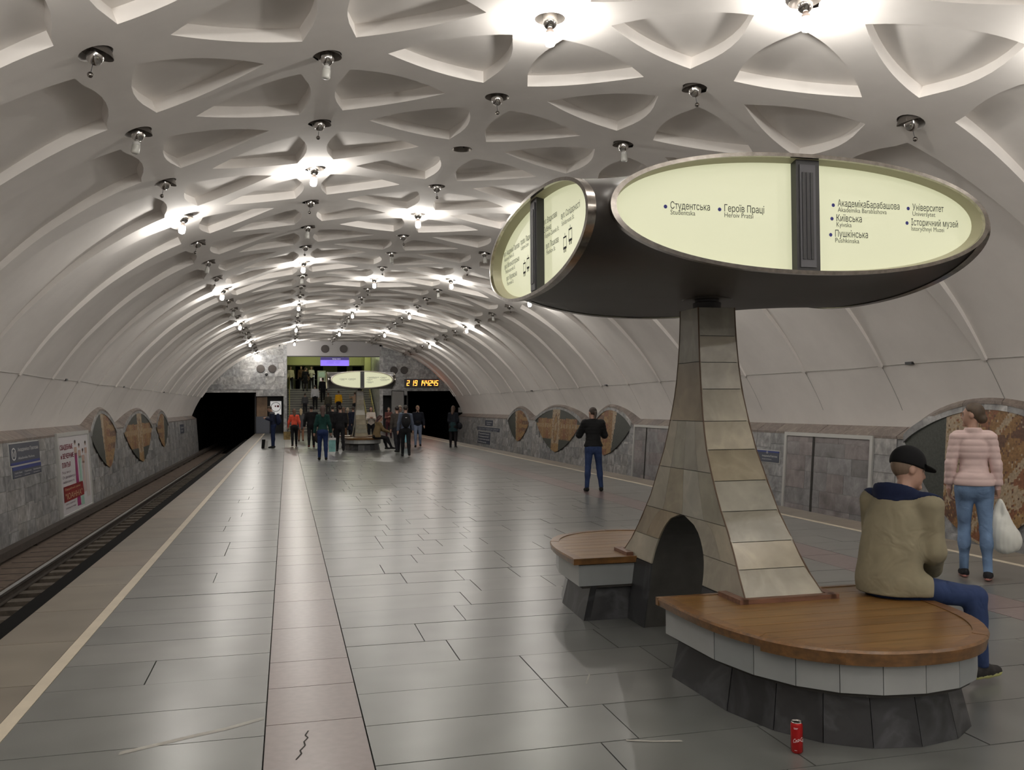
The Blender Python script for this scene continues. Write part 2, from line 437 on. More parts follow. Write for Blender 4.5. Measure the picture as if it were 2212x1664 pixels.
# ------------------------------------------------------------------ tracks
for side, sx, nm in ((-1, -2.0, 'left'), (1, 7.8, 'right')):
    f = lambda x: sx+side*x
    lo = lambda a, b: (min(f(a), f(b)), max(f(a), f(b)))
    bed = MB().box(*lo(0, 3.75), YB, YE+16, -1.6, -1.42).build('trim_'+('1' if side < 0 else '2'), M_BED, kind='structure')
    MB().box(*lo(.28, .6), YB, YE, -1.42, -.35).build('platform_footing', M_BLACK, bed)  # black colour stands in for the shade under the platform edge
    MB().box(*lo(0.0, .28), YB, YE, -.36, -.34).build('platform_lip', M_RUST, bed)
    MB().box(*lo(2.38, 3.75), YB, YE+8, -1.42, -1.19).build('track_shoulder', mat('brown_track_slab', (.12,.088,.066), .85, noise=.3, nscale=5), bed)
    if side < 0:
        st = []
        y = 5.0
        while y < YE:
            for a, b in ((.62, 1.28), (1.45, 2.32)):
                def fn(m, y=y, a=a, b=b): m.box(*lo(a, b), y, y+.26, -1.43, -1.25)
                st.append((y, fn))
            if y < 40: MB().box(*lo(2.40, 2.95), y+.3, y+.33, -1.2, -1.186).build('slab_groove', M_GROUT, bed)
            y += .62
        parts(st, 'sleeper', M_SLEEP, bed, 200, 'distant_sleepers')
    for x, lb in ((.66, 'inner'), (2.16, 'outer')):
        r = MB(); c = f(x)
        r.box(c-.065, c+.065, YB, YE+14, -1.25, -1.235); r.box(c-.012, c+.012, YB, YE+14, -1.235, -1.14); r.box(c-.036, c+.036, YB, YE+14, -1.14, -1.10, 1)
        o = r.build('rail', [M_RUST, M_STEEL])
        tag(o, ('steel running rail of the left track, ' if side < 0 else 'steel running rail of the right track, ')+('nearer the platform edge' if x < 1 else 'nearer the marble wall'), 'rail', 'running rails')
    cvr = MB().box(*lo(3.02, 3.2), YB, YE+10, -1.12, -.97)
    o = cvr.build('contact_rail_cover', M_RUST); tag(o, 'dark contact rail cover running along the foot of the '+nm+' marble wall', 'rail cover')
    for k in range(0, 24):
        MB().box(*lo(3.06, 3.16), 3+k*2.5, 3.1+k*2.5, -1.2, -1.12).build('bracket', M_RUST, o)

# ------------------------------------------------------------------ side walls of marble
WT, WBOT = 1.02, -1.25          # top of the facing, foot
def wx(side, z, off=0.0):       # x of the battered wall face at height z (off = towards the platform)
    dx = 8.52-(WT-z)*.075 - off
    return CX+side*dx
LENS = [ # side, y centre of tips, y0, y1, top y, top z, bottom y, bottom z, tip z
    (1, 45.95, 41.67, 43.5, 1.46, 43.55, -.12, .86), (1, 40.51, 33.82, 37.1, 1.52, 37.06, -.35, .96), (1, 32.3, 28.45, 30.6, 1.5, 30.98, -.18, .93),
    (-1, 32.4, 28.4, 30.0, 1.52, 30.9, -.22, .85), (-1, 40.6, 33.86, 37.2, 1.49, 37.5, -.42, .82), (-1, 45.9, 42.0, 43.6, 1.43, 43.9, -.12, .84),
    (1, 14.6, 10.6, 12.55, 1.55, 12.6, -.72, .92)]
def lens_top(L, y):
    s, ya, yb, yt, zt, ybm, zb, ztip = L
    if y > yt: u = (y-yt)/(ya-yt)
    else: u = (yt-y)/(yt-yb)
    if u >= 1: return None
    return ztip+(zt-ztip)*math.cos(u*math.pi/2)**.8
def lens_bot(L, y):
    s, ya, yb, yt, zt, ybm, zb, ztip = L
    u = (y-ybm)/(ya-ybm) if y > ybm else (ybm-y)/(ybm-yb)
    u = min(1, max(0, u)); return zb+(ztip-zb)*(.35*u+.65*u**2.2)
def hood(side, y):
    """height of the top edge of the wall at y (arched over the mosaics)"""
    z = WT
    for L in LENS:
        if L[0] == side:
            t = lens_top(L, y)
            if t is not None: z = max(z, t+.14)
    return z
for side, nm in ((-1, 'left'), (1, 'right')):
    # backing with an arched top
    ys = list(np.arange(YB, YE+.01, .25)); m = MB(); n = len(ys)
    for y in ys:
        h = hood(side, y); m.v += [(wx(side, WBOT-.2, -.02), y, WBOT-.2), (wx(side, h-.01, -.02), y, h-.01), (CX+side*9.2, y, h+.02), (CX+side*9.2, y, WBOT-.2)]
    for i in range(n-1):
        for j in range(4): m.f.append((i*4+j, i*4+(j+1)%4, (i+1)*4+(j+1)%4, (i+1)*4+j))
    m.mi = [0]*len(m.f)
    wall = m.build('wall_'+nm, M_MARB, kind='structure')
    # facing slabs
    zs = [WBOT, -.83, -.42, -.06, .3, .66, WT]
    items = []
    wr = random.Random(11+side)
    k0 = -9
    for k in range(k0, 20):
        for c in range(4):
            ya = Y0+k*P+c*P/4+(.012 if c == 0 else .003); yb = Y0+k*P+(c+1)*P/4-(.012 if c == 3 else .003)
            if ya > YE-.05: continue
            yb = min(yb, YE)
            zrow = [WBOT]+[z+wr.uniform(-.06, .06) for z in zs[1:-1]]+[WT]
            for z0, z1 in zip(zrow, zrow[1:]):
                if side > 0 and z1 < -.9: continue
                # keep clear of the mosaics
                ym = (ya+yb)/2; skip = False
                for L in LENS:
                    if L[0] == side and L[2]-.1 < ym < L[1]+.1:
                        bz = max(lens_bot(L, q) for q in (ya, yb)); bmin = min(lens_bot(L, q) for q in (ya, yb))
                        if z0 > bmin-.02: skip = True
                        elif z1 > bmin: z1 = max(z0+.05, bmin+.01)
                if skip: continue
                pr = wr.uniform(0, .004)
                def fn(m, ya=ya, yb=yb, z0=z0, z1=z1, pr=pr):
                    q = lambda y, z, o: (wx(side, z, o), y, z)
                    bk = [q(ya,z0+.003,-.01), q(yb,z0+.003,-.01), q(yb,z1-.003,-.01), q(ya,z1-.003,-.01)]
                    ft = [q(ya,z0+.003,.006+pr), q(yb,z0+.003,.006+pr), q(yb,z1-.003,.006+pr), q(ya,z1-.003,.006+pr)]
                    if side < 0: m.hexa(bk, ft)
                    else: m.hexa(bk[::-1], ft[::-1])
                d = ya if ya > (16 if side < 0 else 8) else 100-ya
                items.append((d, fn))
    parts(items, 'marble_slab', M_MARB, wall, 225, 'distant_marble')
    # sloping ledge slabs on top, arched over the mosaics
    items = []
    for k in range(k0, 20):
        for c in range(3):
            ya = Y0+k*P+c*P/3+.006; yb = Y0+k*P+(c+1)*P/3-(.014 if c == 2 else .004)
            if ya > YE-.1: continue
            yb = min(yb, YE)
            def fn(m, ya=ya, yb=yb):
                n = 5; rowsv = []
                for i in range(n+1):
                    y = ya+(yb-ya)*i/n; h = hood(side, y); b = h+.2-max(0, h-WT)*.18
                    xb = CX+side*(float(np.interp(-b, -_pr[:,1], _pr[:,0]))+.09)
                    xf = wx(side, WT, .02)-side*0
                    rowsv += [(xf, y, h-.05), (xf, y, h), (xb, y, b), (xb, y, b-.06)]
                fs = [(i*4+j, i*4+(j+1)%4, i*4+4+(j+1)%4, i*4+4+j) for i in range(n) for j in range(4)]
                fs += [(0,1,2,3), (n*4+3,n*4+2,n*4+1,n*4)]
                if side < 0: fs = [f[::-1] for f in fs]
                m.add(rowsv, fs)
            items.append((ya if ya > 8 else 100-ya, fn))
    parts(items, 'ledge_slab', M_LEDGE, wall, 60, 'distant_ledge')
# ------------------------------------------------------------------ mosaics
M_TESS = {}
def tess(key, c): 
    return mat('tessera_'+key, c, .5, noise=.35, nscale=22)
TS = [tess('green', (.045,.05,.042)), tess('ochre', (.24,.13,.05)), tess('gold', (.3,.185,.075)), tess('sand', (.36,.28,.19)), tess('umber', (.12,.06,.035)), tess('grey', (.13,.13,.125)), tess('rust', (.21,.085,.04))]
def mosaic(L, style, label, grp):
    s, ya, yb, yt, zt, ybm, zb, ztip = L
    t = thing('mosaic_panel', label, 'mosaic', (0,0,0), 0, grp)
    m = MB(); n = 110 if style == 'mid' else (130 if style == 'near' else 60); nz = 52 if style == 'near' else 30
    def off(u, v): return .012+.03*math.sin(math.pi*min(1, max(0, u)))*(1 if style == 'mid' else .8)
    ys = np.linspace(yb, ya, n+1); idx = {}
    for i in range(n):
        for j in range(nz):
            q = []
            for a, b in ((0,0),(1,0),(1,1),(0,1)):
                y = ys[i+a]; tp = lens_top(L, min(max(y, yb+1e-4), ya-1e-4)); bt = lens_bot(L, y)
                if tp is None: tp = ztip
                z = bt+(tp-bt)*(j+b)/nz; u = (y-yb)/(ya-yb)
                q.append((wx(s, z, off(u, 0)), y, z))
            u = (i+.5)/n; zc = (q[0][2]+q[2][2])/2; v = (zc-zb)/(zt-zb)
            w = (u-.5)*2
            h = lambda a, b: (math.sin(a*12.9898+b*78.233)*43758.5453) % 1
            if style == 'mid':
                if abs(w) < .16:
                    e = (w/.085)**2+((v-.55)/.34)**2
                    mi = 4 if .75 < e < 1.05 else (3 if e < .22 and v > .5 else (2 if e < .75 else 3))
                    if v < .2: mi = 2
                elif .56 < v < .66: mi = 2 if int(abs(w)*26) % 3 else 3
                elif .3 < v < .78 and abs(w) < .86: mi = [1,2,1,6][int(abs(w)*9) % 4]
                else: mi = 0
            elif style == 'near':
                k = (1-u)          # grows away from the far tip
                d = k*2.2+v*.0
                if u > .72: mi = 0
                elif u > .62-.1*v and v > .35: mi = 3
                else:
                    a = int((u*7+v*3.1)) % 4; b2 = int((v*6-u*2.3)+8) % 3
                    mi = [1,4,2,6][a] if b2 else [4,1,6,3][a]
                    if abs((u*3.3+v*1.7) % .8-.4) < .07: mi = 3
            else:
                k = u if style == 'far' else 1-u
                if k > .64-.12*(1-v): mi = 0
                elif k > .54: mi = 3
                elif k > .42: mi = 1 if v > .3 else 2
                elif k > .3: mi = 2 if int(v*7) % 2 else 6
                else: mi = 4 if (v > .3 and int(v*9) % 2) else 2
            if (mi and h(i, j) > .86): mi = [2,3,1,6,4][int(h(j, i)*5) % 5]
            o = len(m.v); m.v += q; m.f.append((o,o+1,o+2,o+3) if s > 0 else (o+3,o+2,o+1,o)); m.mi.append(mi)
    m.build('tesserae', TS, t, kind='stuff')
    # stone rim over the arch
    nseg = 8
    for k in range(nseg):
        r = MB(); st = 4; ring = []
        for i in range(st+1):
            y = yb+(ya-yb)*min(1, max(0, (k+i/st)/nseg)); y = min(max(y, yb+.002), ya-.002)
            tp = lens_top(L, y); 
            for o, dz in ((-.02,-.01),(.05,-.01),(.05,.145),(-.02,.145)): ring.append((wx(s, min(tp+dz, 1.7), o), y, tp+dz))
        fs = [(i*4+j, i*4+(j+1)%4, i*4+4+(j+1)%4, i*4+4+j) for i in range(st) for j in range(4)]+[(3,2,1,0), (st*4,st*4+1,st*4+2,st*4+3)]
        r.add(ring, fs if s > 0 else [f[::-1] for f in fs]); r.build('rim_block', M_MARB, t)
    return t
mosaic(LENS[0], 'far', 'narrow arched gold and green mosaic on right wall, farthest of the trio', 'mosaics of the right wall')
mosaic(LENS[1], 'mid', 'wide arched gold mosaic with central oval, right wall behind woman in black', 'mosaics of the right wall')
mosaic(LENS[2], 'near', 'arched gold mosaic with green right side, right wall beside woman in black', 'mosaics of the right wall') if False else mosaic(LENS[2], 'side', 'arched gold mosaic with green right side, beside woman in black', 'mosaics of the right wall')
mosaic(LENS[3], 'side', 'arched mosaic with gold middle on left wall, beside white dress poster', 'mosaics of the left wall')
mosaic(LENS[4], 'mid', 'wide arched gold mosaic with cross band, middle one on left wall', 'mosaics of the left wall')
mosaic(LENS[5], 'far', 'small arched gold mosaic on left wall, nearest the tunnel', 'mosaics of the left wall')
mosaic(LENS[6], 'near', 'large brown and sand mosaic on right wall behind woman in pink', 'mosaics of the right wall')

# ------------------------------------------------------------------ frames, signs, poster on the side walls
def wallpt(side, y, z, o): return (wx(side, z, o), y, z)
def wallbox(m, side, y0, y1, z0, z1, o0, o1, mi=0):
    b = [wallpt(side,y0,z0,o0), wallpt(side,y1,z0,o0), wallpt(side,y1,z1,o0), wallpt(side,y0,z1,o0)]
    t = [wallpt(side,y0,z0,o1), wallpt(side,y1,z0,o1), wallpt(side,y1,z1,o1), wallpt(side,y0,z1,o1)]
    m.hexa(b, t, mi) if side < 0 else m.hexa(b[::-1], t[::-1], mi)
for (y0, y1, lab) in ((15.5, 18.75, 'empty pale metal poster frame on right wall beside seated man'), (25.0, 28.15, 'empty pale metal poster frame on right wall partly behind stone pillar')):
    t = thing('poster_frame', lab, 'frame', (0,0,0), 0, 'empty poster frames')
    wallbox(a := MB(), 1, y0, y1, .93, 1.01, .0, .05); a.build('top_rail', M_ALU, t)
    for yy in (y0, y1-.09):
        wallbox(a := MB(), 1, yy, yy+.09, -1.0, .93, .0, .05); a.build('side_rail', M_ALU, t)
    zr = [-1.0, -.62, -.25, .15, .5, .8, .93]; fr2 = random.Random(int(y0))
    for z0, z1 in zip(zr, zr[1:]):
        yy = y0+.09
        while yy < y1-.1:
            ny = min(y1-.09, yy+fr2.choice([.6,.85,1.1])); ny = y1-.09 if y1-.09-ny < .3 else ny
            wallbox(a := MB(), 1, yy+.003, ny-.003, z0+.003, z1-.003, .006, .016+fr2.uniform(0,.004)); a.build('backing_slab', M_MARBW, t); yy = ny
    wallbox(a := MB(), 1, y0+1.0+1.05, y0+1.0+1.12, -1.0, .93, .012, .03); a.build('dark_seam', M_GROUT, t)
def wall_sign(side, y0, y1, z0, z1, label, lines, stripe=None, o=.03, body=None, group=None, logo=False):
    t = thing('name_sign', label, 'sign', (0,0,0), 0, group)
    wallbox(a := MB(), side, min(y0,y1), max(y0,y1), z0, z1, 0, o); a.build('plate', body or M_SIGN, t)
    fn = lambda u, v: wallpt(side, y0+(y1-y0)*u, z0+(z1-z0)*v, o+.003)
    if stripe:
        wallbox(a := MB(), side, min(y0,y1), max(y0,y1), z0+(z1-z0)*stripe[0], z0+(z1-z0)*stripe[1], 0, o+.0015); a.build('blue_band', M_SIGNB, t)
    for tx, u0, v0, u1, cp in lines:
        m = MB(); put_text(m, tx, u0, v0, u1, cp, fn); m.build('lettering', M_LETTER, t)
    if logo:
        r = MB(); c = 14
        for k in range(c):
            a0, a1 = 2*math.pi*k/c, 2*math.pi*(k+1)/c
            pts = [fn(logo[0]+logo[1]*math.cos(q)*rr, logo[2]+logo[3]*math.sin(q)*rr) for q, rr in ((a0,1),(a1,1),(a1,.8),(a0,.8))]
            r.add(pts, [(0,1,2,3)] )
        put_text(r, 'М', logo[0]-logo[1]*.5, logo[2]-logo[3]*.45, logo[0]+logo[1]*.5, logo[3]*.9, fn)
        r.build('emblem', M_LETTER, t)
    wallbox(a := MB(), side, min(y0,y1)-.02, max(y0,y1)+.02, z0-.02, z1+.02, 0, o-.01); a.build('border', M_ALU, t)
    return t
wall_sign(-1, 20.45, 22.7, .48, .93, 'blue and grey station name sign with round emblem on left wall, upper one', [('Академіка Павлова', .24, .62, .95, .17), ('Akademika Pavlova', .24, .24, .8, .12)], (0, .12), logo=(.11, .075, .52, .3))
wall_sign(-1, 20.55, 22.75, .2, .44, 'grey station list sign with blue band on left wall, lower one', [('Героїв Праці', .05, .4, .3, .14), ('Студентська', .38, .4, .62, .14), ('Барабашова', .7, .4, .97, .14), ('Heroiv Pratsi', .05, .15, .26, .1), ('Studentska', .38, .15, .56, .1), ('Barabashova', .7, .15, .92, .1)], (.7, 1))
wall_sign(1, 20.05, 18.98, .26, .53, 'small blue grey station name sign on right wall beside the pillar', [('АкадемікаПавлова', .28, .45, .93, .17), ('Akademika Pavlova', .28, .2, .7, .1)], (.85, 1), logo=(.5, .04, .86, .12))
wall_sign(1, 51.4, 49.4, .52, .86, 'dark name plate high on the far right wall', [('Академіка', .15, .55, .85, .2), ('Павлова', .2, .2, .7, .2)])
wall_sign(1, 53.5, 47.6, .22, .44, 'long dark station list strip on far right wall', [('Героїв Праці · Студентська · Київська', .05, .5, .95, .25), ('Heroiv Pratsi · Studentska · Kyivska', .05, .1, .9, .18)])
wall_sign(1, 53.2, 49.8, -.55, .15, 'dark block of small lettering on far right wall', [('Пушкінська', .05, .78, .9, .14), ('Університет', .05, .55, .9, .14), ('Історичний музей', .05, .32, .95, .14), ('Київська', .05, .08, .7, .14)])
wall_sign(-1, 50.6, 52.4, .3, .8, 'small dark name plate on left wall close to the tunnel', [('Академіка', .15, .55, .85, .2), ('Павлова', .2, .2, .7, .2)])
# dress poster
t = thing('dress_poster', 'white poster of wedding and evening dresses with red box, left wall', 'poster')
py0, py1, pz0, pz1 = 24.35, 27.75, -1.03, .95
wallbox(a := MB(), -1, py0, py1, pz0, pz1, .02, .05); a.build('sheet', mat('poster_white', (.62,.6,.62), .4), t)
for q in ((py0-.12,py0,pz0-.1,pz1+.1),(py1,py1+.12,pz0-.1,pz1+.1),(py0,py1,pz1,pz1+.1),(py0,py1,pz0-.1,pz0)):
    wallbox(a := MB(), -1, *q, 0, .07); a.build('frame_bar', M_ALU, t)
pf = lambda u, v: wallpt(-1, py0+(py1-py0)*u, pz0+(pz1-pz0)*v, .053)
def pquad(pts, m, fn=pf): m.add([fn(*p) for p in pts], [tuple(range(len(pts)))])
m = MB()
for tx, u0, v0, u1, c in (('СВАДЕБНЫЕ', .04, .83, .44, .062), ('и ВЕЧЕРНИЕ', .05, .715, .46, .062), ('ПЛАТЬЯ', .07, .60, .33, .062)):
    put_text(m, tx, u0, v0, u1, c, pf); put_text(m, tx, u0+.006, v0, u1+.006, c, lambda u, v: pf(u, v)); put_text(m, tx, u0+.003, v0+.004, u1+.003, c, pf)
m.build('red_heading', mat('crimson_ink', (.22,.02,.05), .5), t)
m = MB()
for tx, u0, v0, u1, c in (('Под заказ', .06, .525, .33, .03), ('От дизайнера', .06, .46, .47, .035), ('любой сложности', .07, .40, .42, .03), ('салон свадебной', .1, .12, .4, .022), ('и вечерней моды', .1, .07, .42, .022)): put_text(m, tx, u0, v0, u1, c, pf)
m.build('small_lettering', mat('mauve_ink', (.12,.06,.1), .5), t)
pf3 = lambda u, v: wallpt(-1, py0+(py1-py0)*u, pz0+(pz1-pz0)*v, .0585)
m = MB(); pquad([(.06,.16),(.72,.17),(.7,.36),(.06,.36)], m, pf3); m.build('red_box', mat('poster_red', (.24,.012,.012), .4), t)
pf2 = lambda u, v: wallpt(-1, py0+(py1-py0)*u, pz0+(pz1-pz0)*v, .056)
pf4 = lambda u, v: wallpt(-1, py0+(py1-py0)*u, pz0+(pz1-pz0)*v, .061)
m = MB(); put_text(m, 'Свадебный салон', .1, .305, .6, .028, pf4); put_text(m, '"ЮАННА"', .1, .19, .66, .075, pf4); m.build('box_lettering', mat('poster_cream', (.6,.45,.25), .4), t)
def lady(u, top, wd, cols, nm, bot):
    h, s, d = cols; m = MB()
    def blob(cu, cv, ru, rv, mi): m.add([pf2(cu+ru*math.cos(q), cv+rv*math.sin(q)) for q in np.linspace(0, 2*math.pi, 12, endpoint=False)], [tuple(range(12))], mi)
    blob(u, top-.03, .022, .03, 1); blob(u, top-.015, .026, .022, 0)
    m.add([pf2(*p) for p in ((u-.045,top-.09),(u+.045,top-.09),(u+.04,top-.2),(u-.04,top-.2))], [(0,1,2,3)], 1)
    m.add([pf2(*p) for p in ((u-.045,top-.17),(u+.045,top-.17),(u+.035,top-.3),(u+wd,bot),(u-wd,bot),(u-.035,top-.3))], [(0,1,2,3,4,5)], 2)
    m.build(nm, [mat('print_hair', (.03,.02,.02), .5), mat('print_skin', (.45,.3,.24), .5), d], t)
lady(.53, .93, .06, (0,0,mat('print_magenta', (.28,.01,.12), .5)), 'printed_lady', .05)
lady(.66, .88, .055, (0,0,mat('print_mint', (.32,.5,.42), .5)), 'printed_lady', .04)
lady(.78, .8, .055, (0,0,mat('print_blush', (.5,.4,.38), .5)), 'printed_lady', .2)
lady(.89, .9, .06, (0,0,mat('print_ivory', (.55,.5,.48), .5)), 'printed_lady', .12)

# cable along the vault with clips
for side, nm in ((-1, 'left'), (1, 'right')):
    t = thing('wall_cable', 'thin cable strung along the lower '+nm+' vault above the marble', 'cable')
    zc = 2.36; s0 = float(np.interp(-zc, -_pr[:,1], _ss))
    pts = [vault(side*s0, y, vdepth(s0)-.012) for y in np.arange(6, YE, 2.0)]
    pts = [Vector(p)+Vector((0,0,.012*math.sin(i*2.1))) for i, p in enumerate(pts)]
    MB().tube(pts, .0045, 5).build('wire', mat('grey_wire', (.45,.44,.42), .6), t)
    for i in (4, 8, 12, 17) if side > 0 else (5, 9, 13, 18):
        p = pts[i]; MB().box(p.x-.05, p.x+.02, p.y-.09, p.y+.09, p.z-.02, p.z+.03).build('clip', M_BLK, t)

# ------------------------------------------------------------------ ceiling lamps
ORD = ['first','second','third','fourth','fifth','sixth','seventh','eighth','ninth','tenth','eleventh','twelfth','thirteenth','fourteenth','fifteenth','sixteenth','seventeenth','eighteenth','nineteenth','twentieth','twenty-first','twenty-second']
COLN = ['outer left','inner left','middle','inner right','outer right']
protos = {}
def lamp(kind):
    t = bpy.data.objects.new('ceiling_lamp', None); t.empty_display_size = .1
    C.objects.link(t)
    m = MB().lathe([(.174,.0),(.15,.05),(.105,.11),(.06,.12)], seg=20, caps=False); m.build('socket_cone', mat('dull_socket_metal', (.17,.155,.14), .35, .8), t, smooth=40)
    if kind != 'hole':
        MB().lathe([(.085,.11),(.088,.03),(.088,-.03),(.08,-.065),(.062,-.095),(.035,-.115),(.012,-.122)], seg=18).build('chrome_cup', M_CHROME, t, smooth=50)
    else:
        MB().lathe([(.012,.12),(.012,.02)], c=(.03,0,0), seg=8).build('bare_wire', M_BLK, t)
    if kind == 'ball':
        MB().tube([(0,0,-.12),(.004,0,-.2)], .004, 6).build('stem', M_BLK, t)
        MB().lathe([(.002,-.03),(.017,-.026),(.028,-.012),(.031,0),(.028,.012),(.017,.026),(.002,.03)], c=(.004,0,-.225), seg=12).build('ball_finial', mat('dark_chrome', (.3,.28,.26), .15, 1), t, smooth=60)
    if kind in ('lit', 'dim'):
        MB().lathe([(.02,-.118),(.026,-.128),(.045,-.135),(.047,-.165)], seg=16).build('bulb_holder', M_WHITE if kind == 'dim' else mat('bulb_collar', (.6,.5,.45), .4), t, smooth=40)
        M = M_BULB if kind == 'lit' else M_DIM
        pr = [(.047,-.165),(.06,-.185),(.062,-.27),(.05,-.305),(.02,-.32)] if kind == 'lit' else [(.046,-.165),(.052,-.175),(.052,-.265),(.045,-.28),(.02,-.285)]
        b = MB().lathe(pr, seg=14).build('bulb', M, t, smooth=60)
        if kind == 'lit':
            fl = bpy.data.objects.new('filament', FIL); C.objects.link(fl); fl.parent = b; fl.location = (0,0,-.245)
    return t
LIT = {0: 3, 1: 2, 2: 0, 3: 3, 4: 3}
DIM = {(1,0),(0,1),(3,1),(1,4),(0,5),(1,7),(2,6),(3,5),(0,9),(3,8),(1,11),(4,5),(2,13),(3,13),(0,13),(4,9),(1,15)}
for ci, c in enumerate(COLS):
    n = 0
    for k in range(-9, 20):
        y = Y0+k*P+(P/2 if ci % 2 else 0)
        if y > YE-.4: continue
        lit = (k % 4 == LIT[ci] % 4 and (ci, k) != (4, 19)) or (k < -1 and k % 2 == LIT[ci] % 2)  # behind the viewpoint, extra unseen lamps are lit as added fill
        vis = k >= (0 if ci in (0,1,2,4) else -1)
        if not lit and not vis: continue
        kind = 'lit' if lit else ('dim' if (ci,k) in DIM else ('hole' if (ci,k) == (2,2) else 'ball'))
        if kind not in protos: t = protos[kind] = lamp(kind)
        else: t = copy_tree(protos[kind])
        t.location = vault(c, y-(.5 if (ci, k) == (0, 19) else 0), 0.0)
        t.rotation_euler = (0, R(-8)*(c/4.87) if kind != 'ball' else R(-14)*(c/4.87), rng.uniform(-.4,.4) if ci == 2 else 0)
        if vis:
            st = {'lit': 'glowing bulb under chrome cup', 'dim': 'unlit white bulb under chrome cup', 'ball': 'chrome cup lamp with small ball', 'hole': 'empty lamp socket without fitting'}[kind]
            n += 1
            tag(t, f'{st}, {ORD[n-1]} from camera in {COLN[ci]} ceiling row', 'lamp', 'ceiling lamps')
        else:
            tag(t, f'unseen glowing ceiling lamp behind the viewpoint, {COLN[ci]} row, {ORD[(-k)-1]} back', 'lamp', 'ceiling lamps')

# ------------------------------------------------------------------ end wall, tunnels, stairs
WB = []
def hole_test(x, z):
    if -.0 < x < 6.03 and z < 5.06: return True              # stair opening
    if -5.6 < x < -1.95 and z < 2.67: return True             # left tunnel
    if 7.89 < x < 11.4 and z < 2.74: return True
    if -1.95 <= x < -.22 and z < (2.42 if x < -.75 else 2.42-.55*((x+.75)/.53)**2): return True   # arched niche left
    if 6.25 <= x <= 7.89 and z < (2.45 if x > 6.8 else 2.45-.5*((6.8-x)/.55)**2): return True
    return False
back = MB()
wall_b = None
def wallslab(x0, x1, z0, z1, yf, yb, m): m.box(x0, x1, yf, yb, z0, z1)
base = MB()
xs = [-6.1, -5.6, -1.95, -.22, 0, 6.03, 6.25, 7.89, 11.5, 12.0]
top = 6.3
def col(x0, x1, z0): base.box(x0, x1, YE+.03, YE+.5, z0, top)
col(-6.1,-1.95,2.67); col(-1.95,-.22,2.42); col(-.22,0,-.3); col(0,6.03,5.06); col(6.03,6.25,-.3); col(6.25,7.89,2.45); col(7.89,12.0,2.74)
wall_back = base.build('wall_back', M_MARB, kind='structure')
items = []; wr = random.Random(5)
z = 0.0; row = 0
while z < 6.0:
    hz = wr.choice([.34, .42, .5]); x = -6.0+wr.uniform(0,.4)
    while x < 11.9:
        wd = wr.choice([.45, .6, .8, .95]); xm = x+wd/2
        ok = not (0 <= xm <= 6.03 and z > 4.6)
        for fx in np.linspace(x+.02, x+wd-.02, 5):
            for fz in (z+.03, z+hz-.03):
                zt = float(np.interp(abs(fx-CX), _pr[:,0], _pr[:,1]))
                if hole_test(fx, fz) or (0 < fx < 6.03): ok = False
        if z > float(np.interp(abs(xm-CX), _pr[:,0], _pr[:,1])) + .3: ok = False
        if ok:
            pr = wr.uniform(0, .006)
            items.append((10-z, (lambda m, x=x, wd=wd, z=z, hz=hz, pr=pr: m.box(x+.003, x+wd-.003, YE+.0-pr, YE+.04, z+.003, z+hz-.003))))
        x += wd
    z += hz
parts(items, 'marble_slab', M_MARB, wall_back, 250, 'small_slabs')
# white lintel panel above the stairs
MB().box(.0, 6.03, YE-.03, YE+.3, 5.06, 6.2).build('lintel_panel', mat('lintel_white', srgb(178,176,176), .6), wall_back)
MB().box(.0, 6.03, YE-.04, YE+.3, 5.02, 5.07).build('lintel_edge', M_BLK, wall_back)
# tunnels: dark bores
for x0, x1, zt, nm, n in ((-5.75, -1.95, 2.67, 'left', 3), (7.89, 11.6, 2.74, 'right', 4)):
    m = MB(); m.box(x0-.2, x0, YE+.5, YE+16, -1.6, zt); m.box(x1, x1+.2, YE+.5, YE+16, -1.6, zt); m.box(x0-.2, x1+.2, YE+.5, YE+16, zt, zt+.2); m.box(x0-.2, x1+.2, YE+16, YE+16.2, -1.6, zt)
    m.build(f'trim_{n}', M_BLACK, kind='structure')
# niches beside the tunnels
m = MB(); m.box(-1.95, -.22, YE+1.6, YE+1.7, 0, 2.6); m.box(-.22, -.1, YE+.5, YE+1.7, 0, 2.6); m.box(-1.95, -.1, YE+.5, YE+1.7, 2.42, 2.6); m.box(-2.05, -1.95, YE+.5, YE+1.7, -1.4, 2.6)
m.build('niche_wall', mat('dark_niche', (.04,.04,.042), .6), wall_back)
m = MB(); m.box(6.25, 7.89, YE+1.6, YE+1.7, 0, 2.6); m.box(7.89, 8.0, YE+.5, YE+1.7, -1.4, 2.6); m.box(6.15, 6.25, YE+.5, YE+1.7, 0, 2.6); m.box(6.15, 8, YE+.5, YE+1.7, 2.45, 2.6)
m.build('niche_wall', mat('dark_niche'), wall_back)
t = thing('service_door', 'brown door panel in arched niche beside left tunnel', 'door', (0,0,0))
MB().box(-1.92, -1.25, YE+.35, YE+.42, 1.1, 2.38).build('upper_panel', mat('brown_panel', (.2,.13,.08), .6, noise=.15), t)
MB().box(-1.95, -1.1, YE+.2, YE+.45, 0, 1.1).build('lower_panel', mat('slate_panel', (.09,.1,.125), .5), t)
t = thing('round_logo_sign', 'white square sign with black circle in niche beside left tunnel', 'sign', (0,0,0))
MB().box(-1.06, -.36, YE+.25, YE+.3, 1.22, 2.1).build('board', mat('lit_white_board', (.75,.75,.75), .4, emit=(.9,.9,.9), estr=.25), t)
m = MB()
for k in range(28):
    a0, a1 = 2*math.pi*k/28, 2*math.pi*(k+1)/28
    m.add([(-.71+r*math.cos(a), YE+.246, 1.72+r*math.sin(a)) for a, r in ((a0,.31),(a1,.31),(a1,.28),(a0,.28))], [(0,1,2,3)])
m.build('ring', M_INK, t)
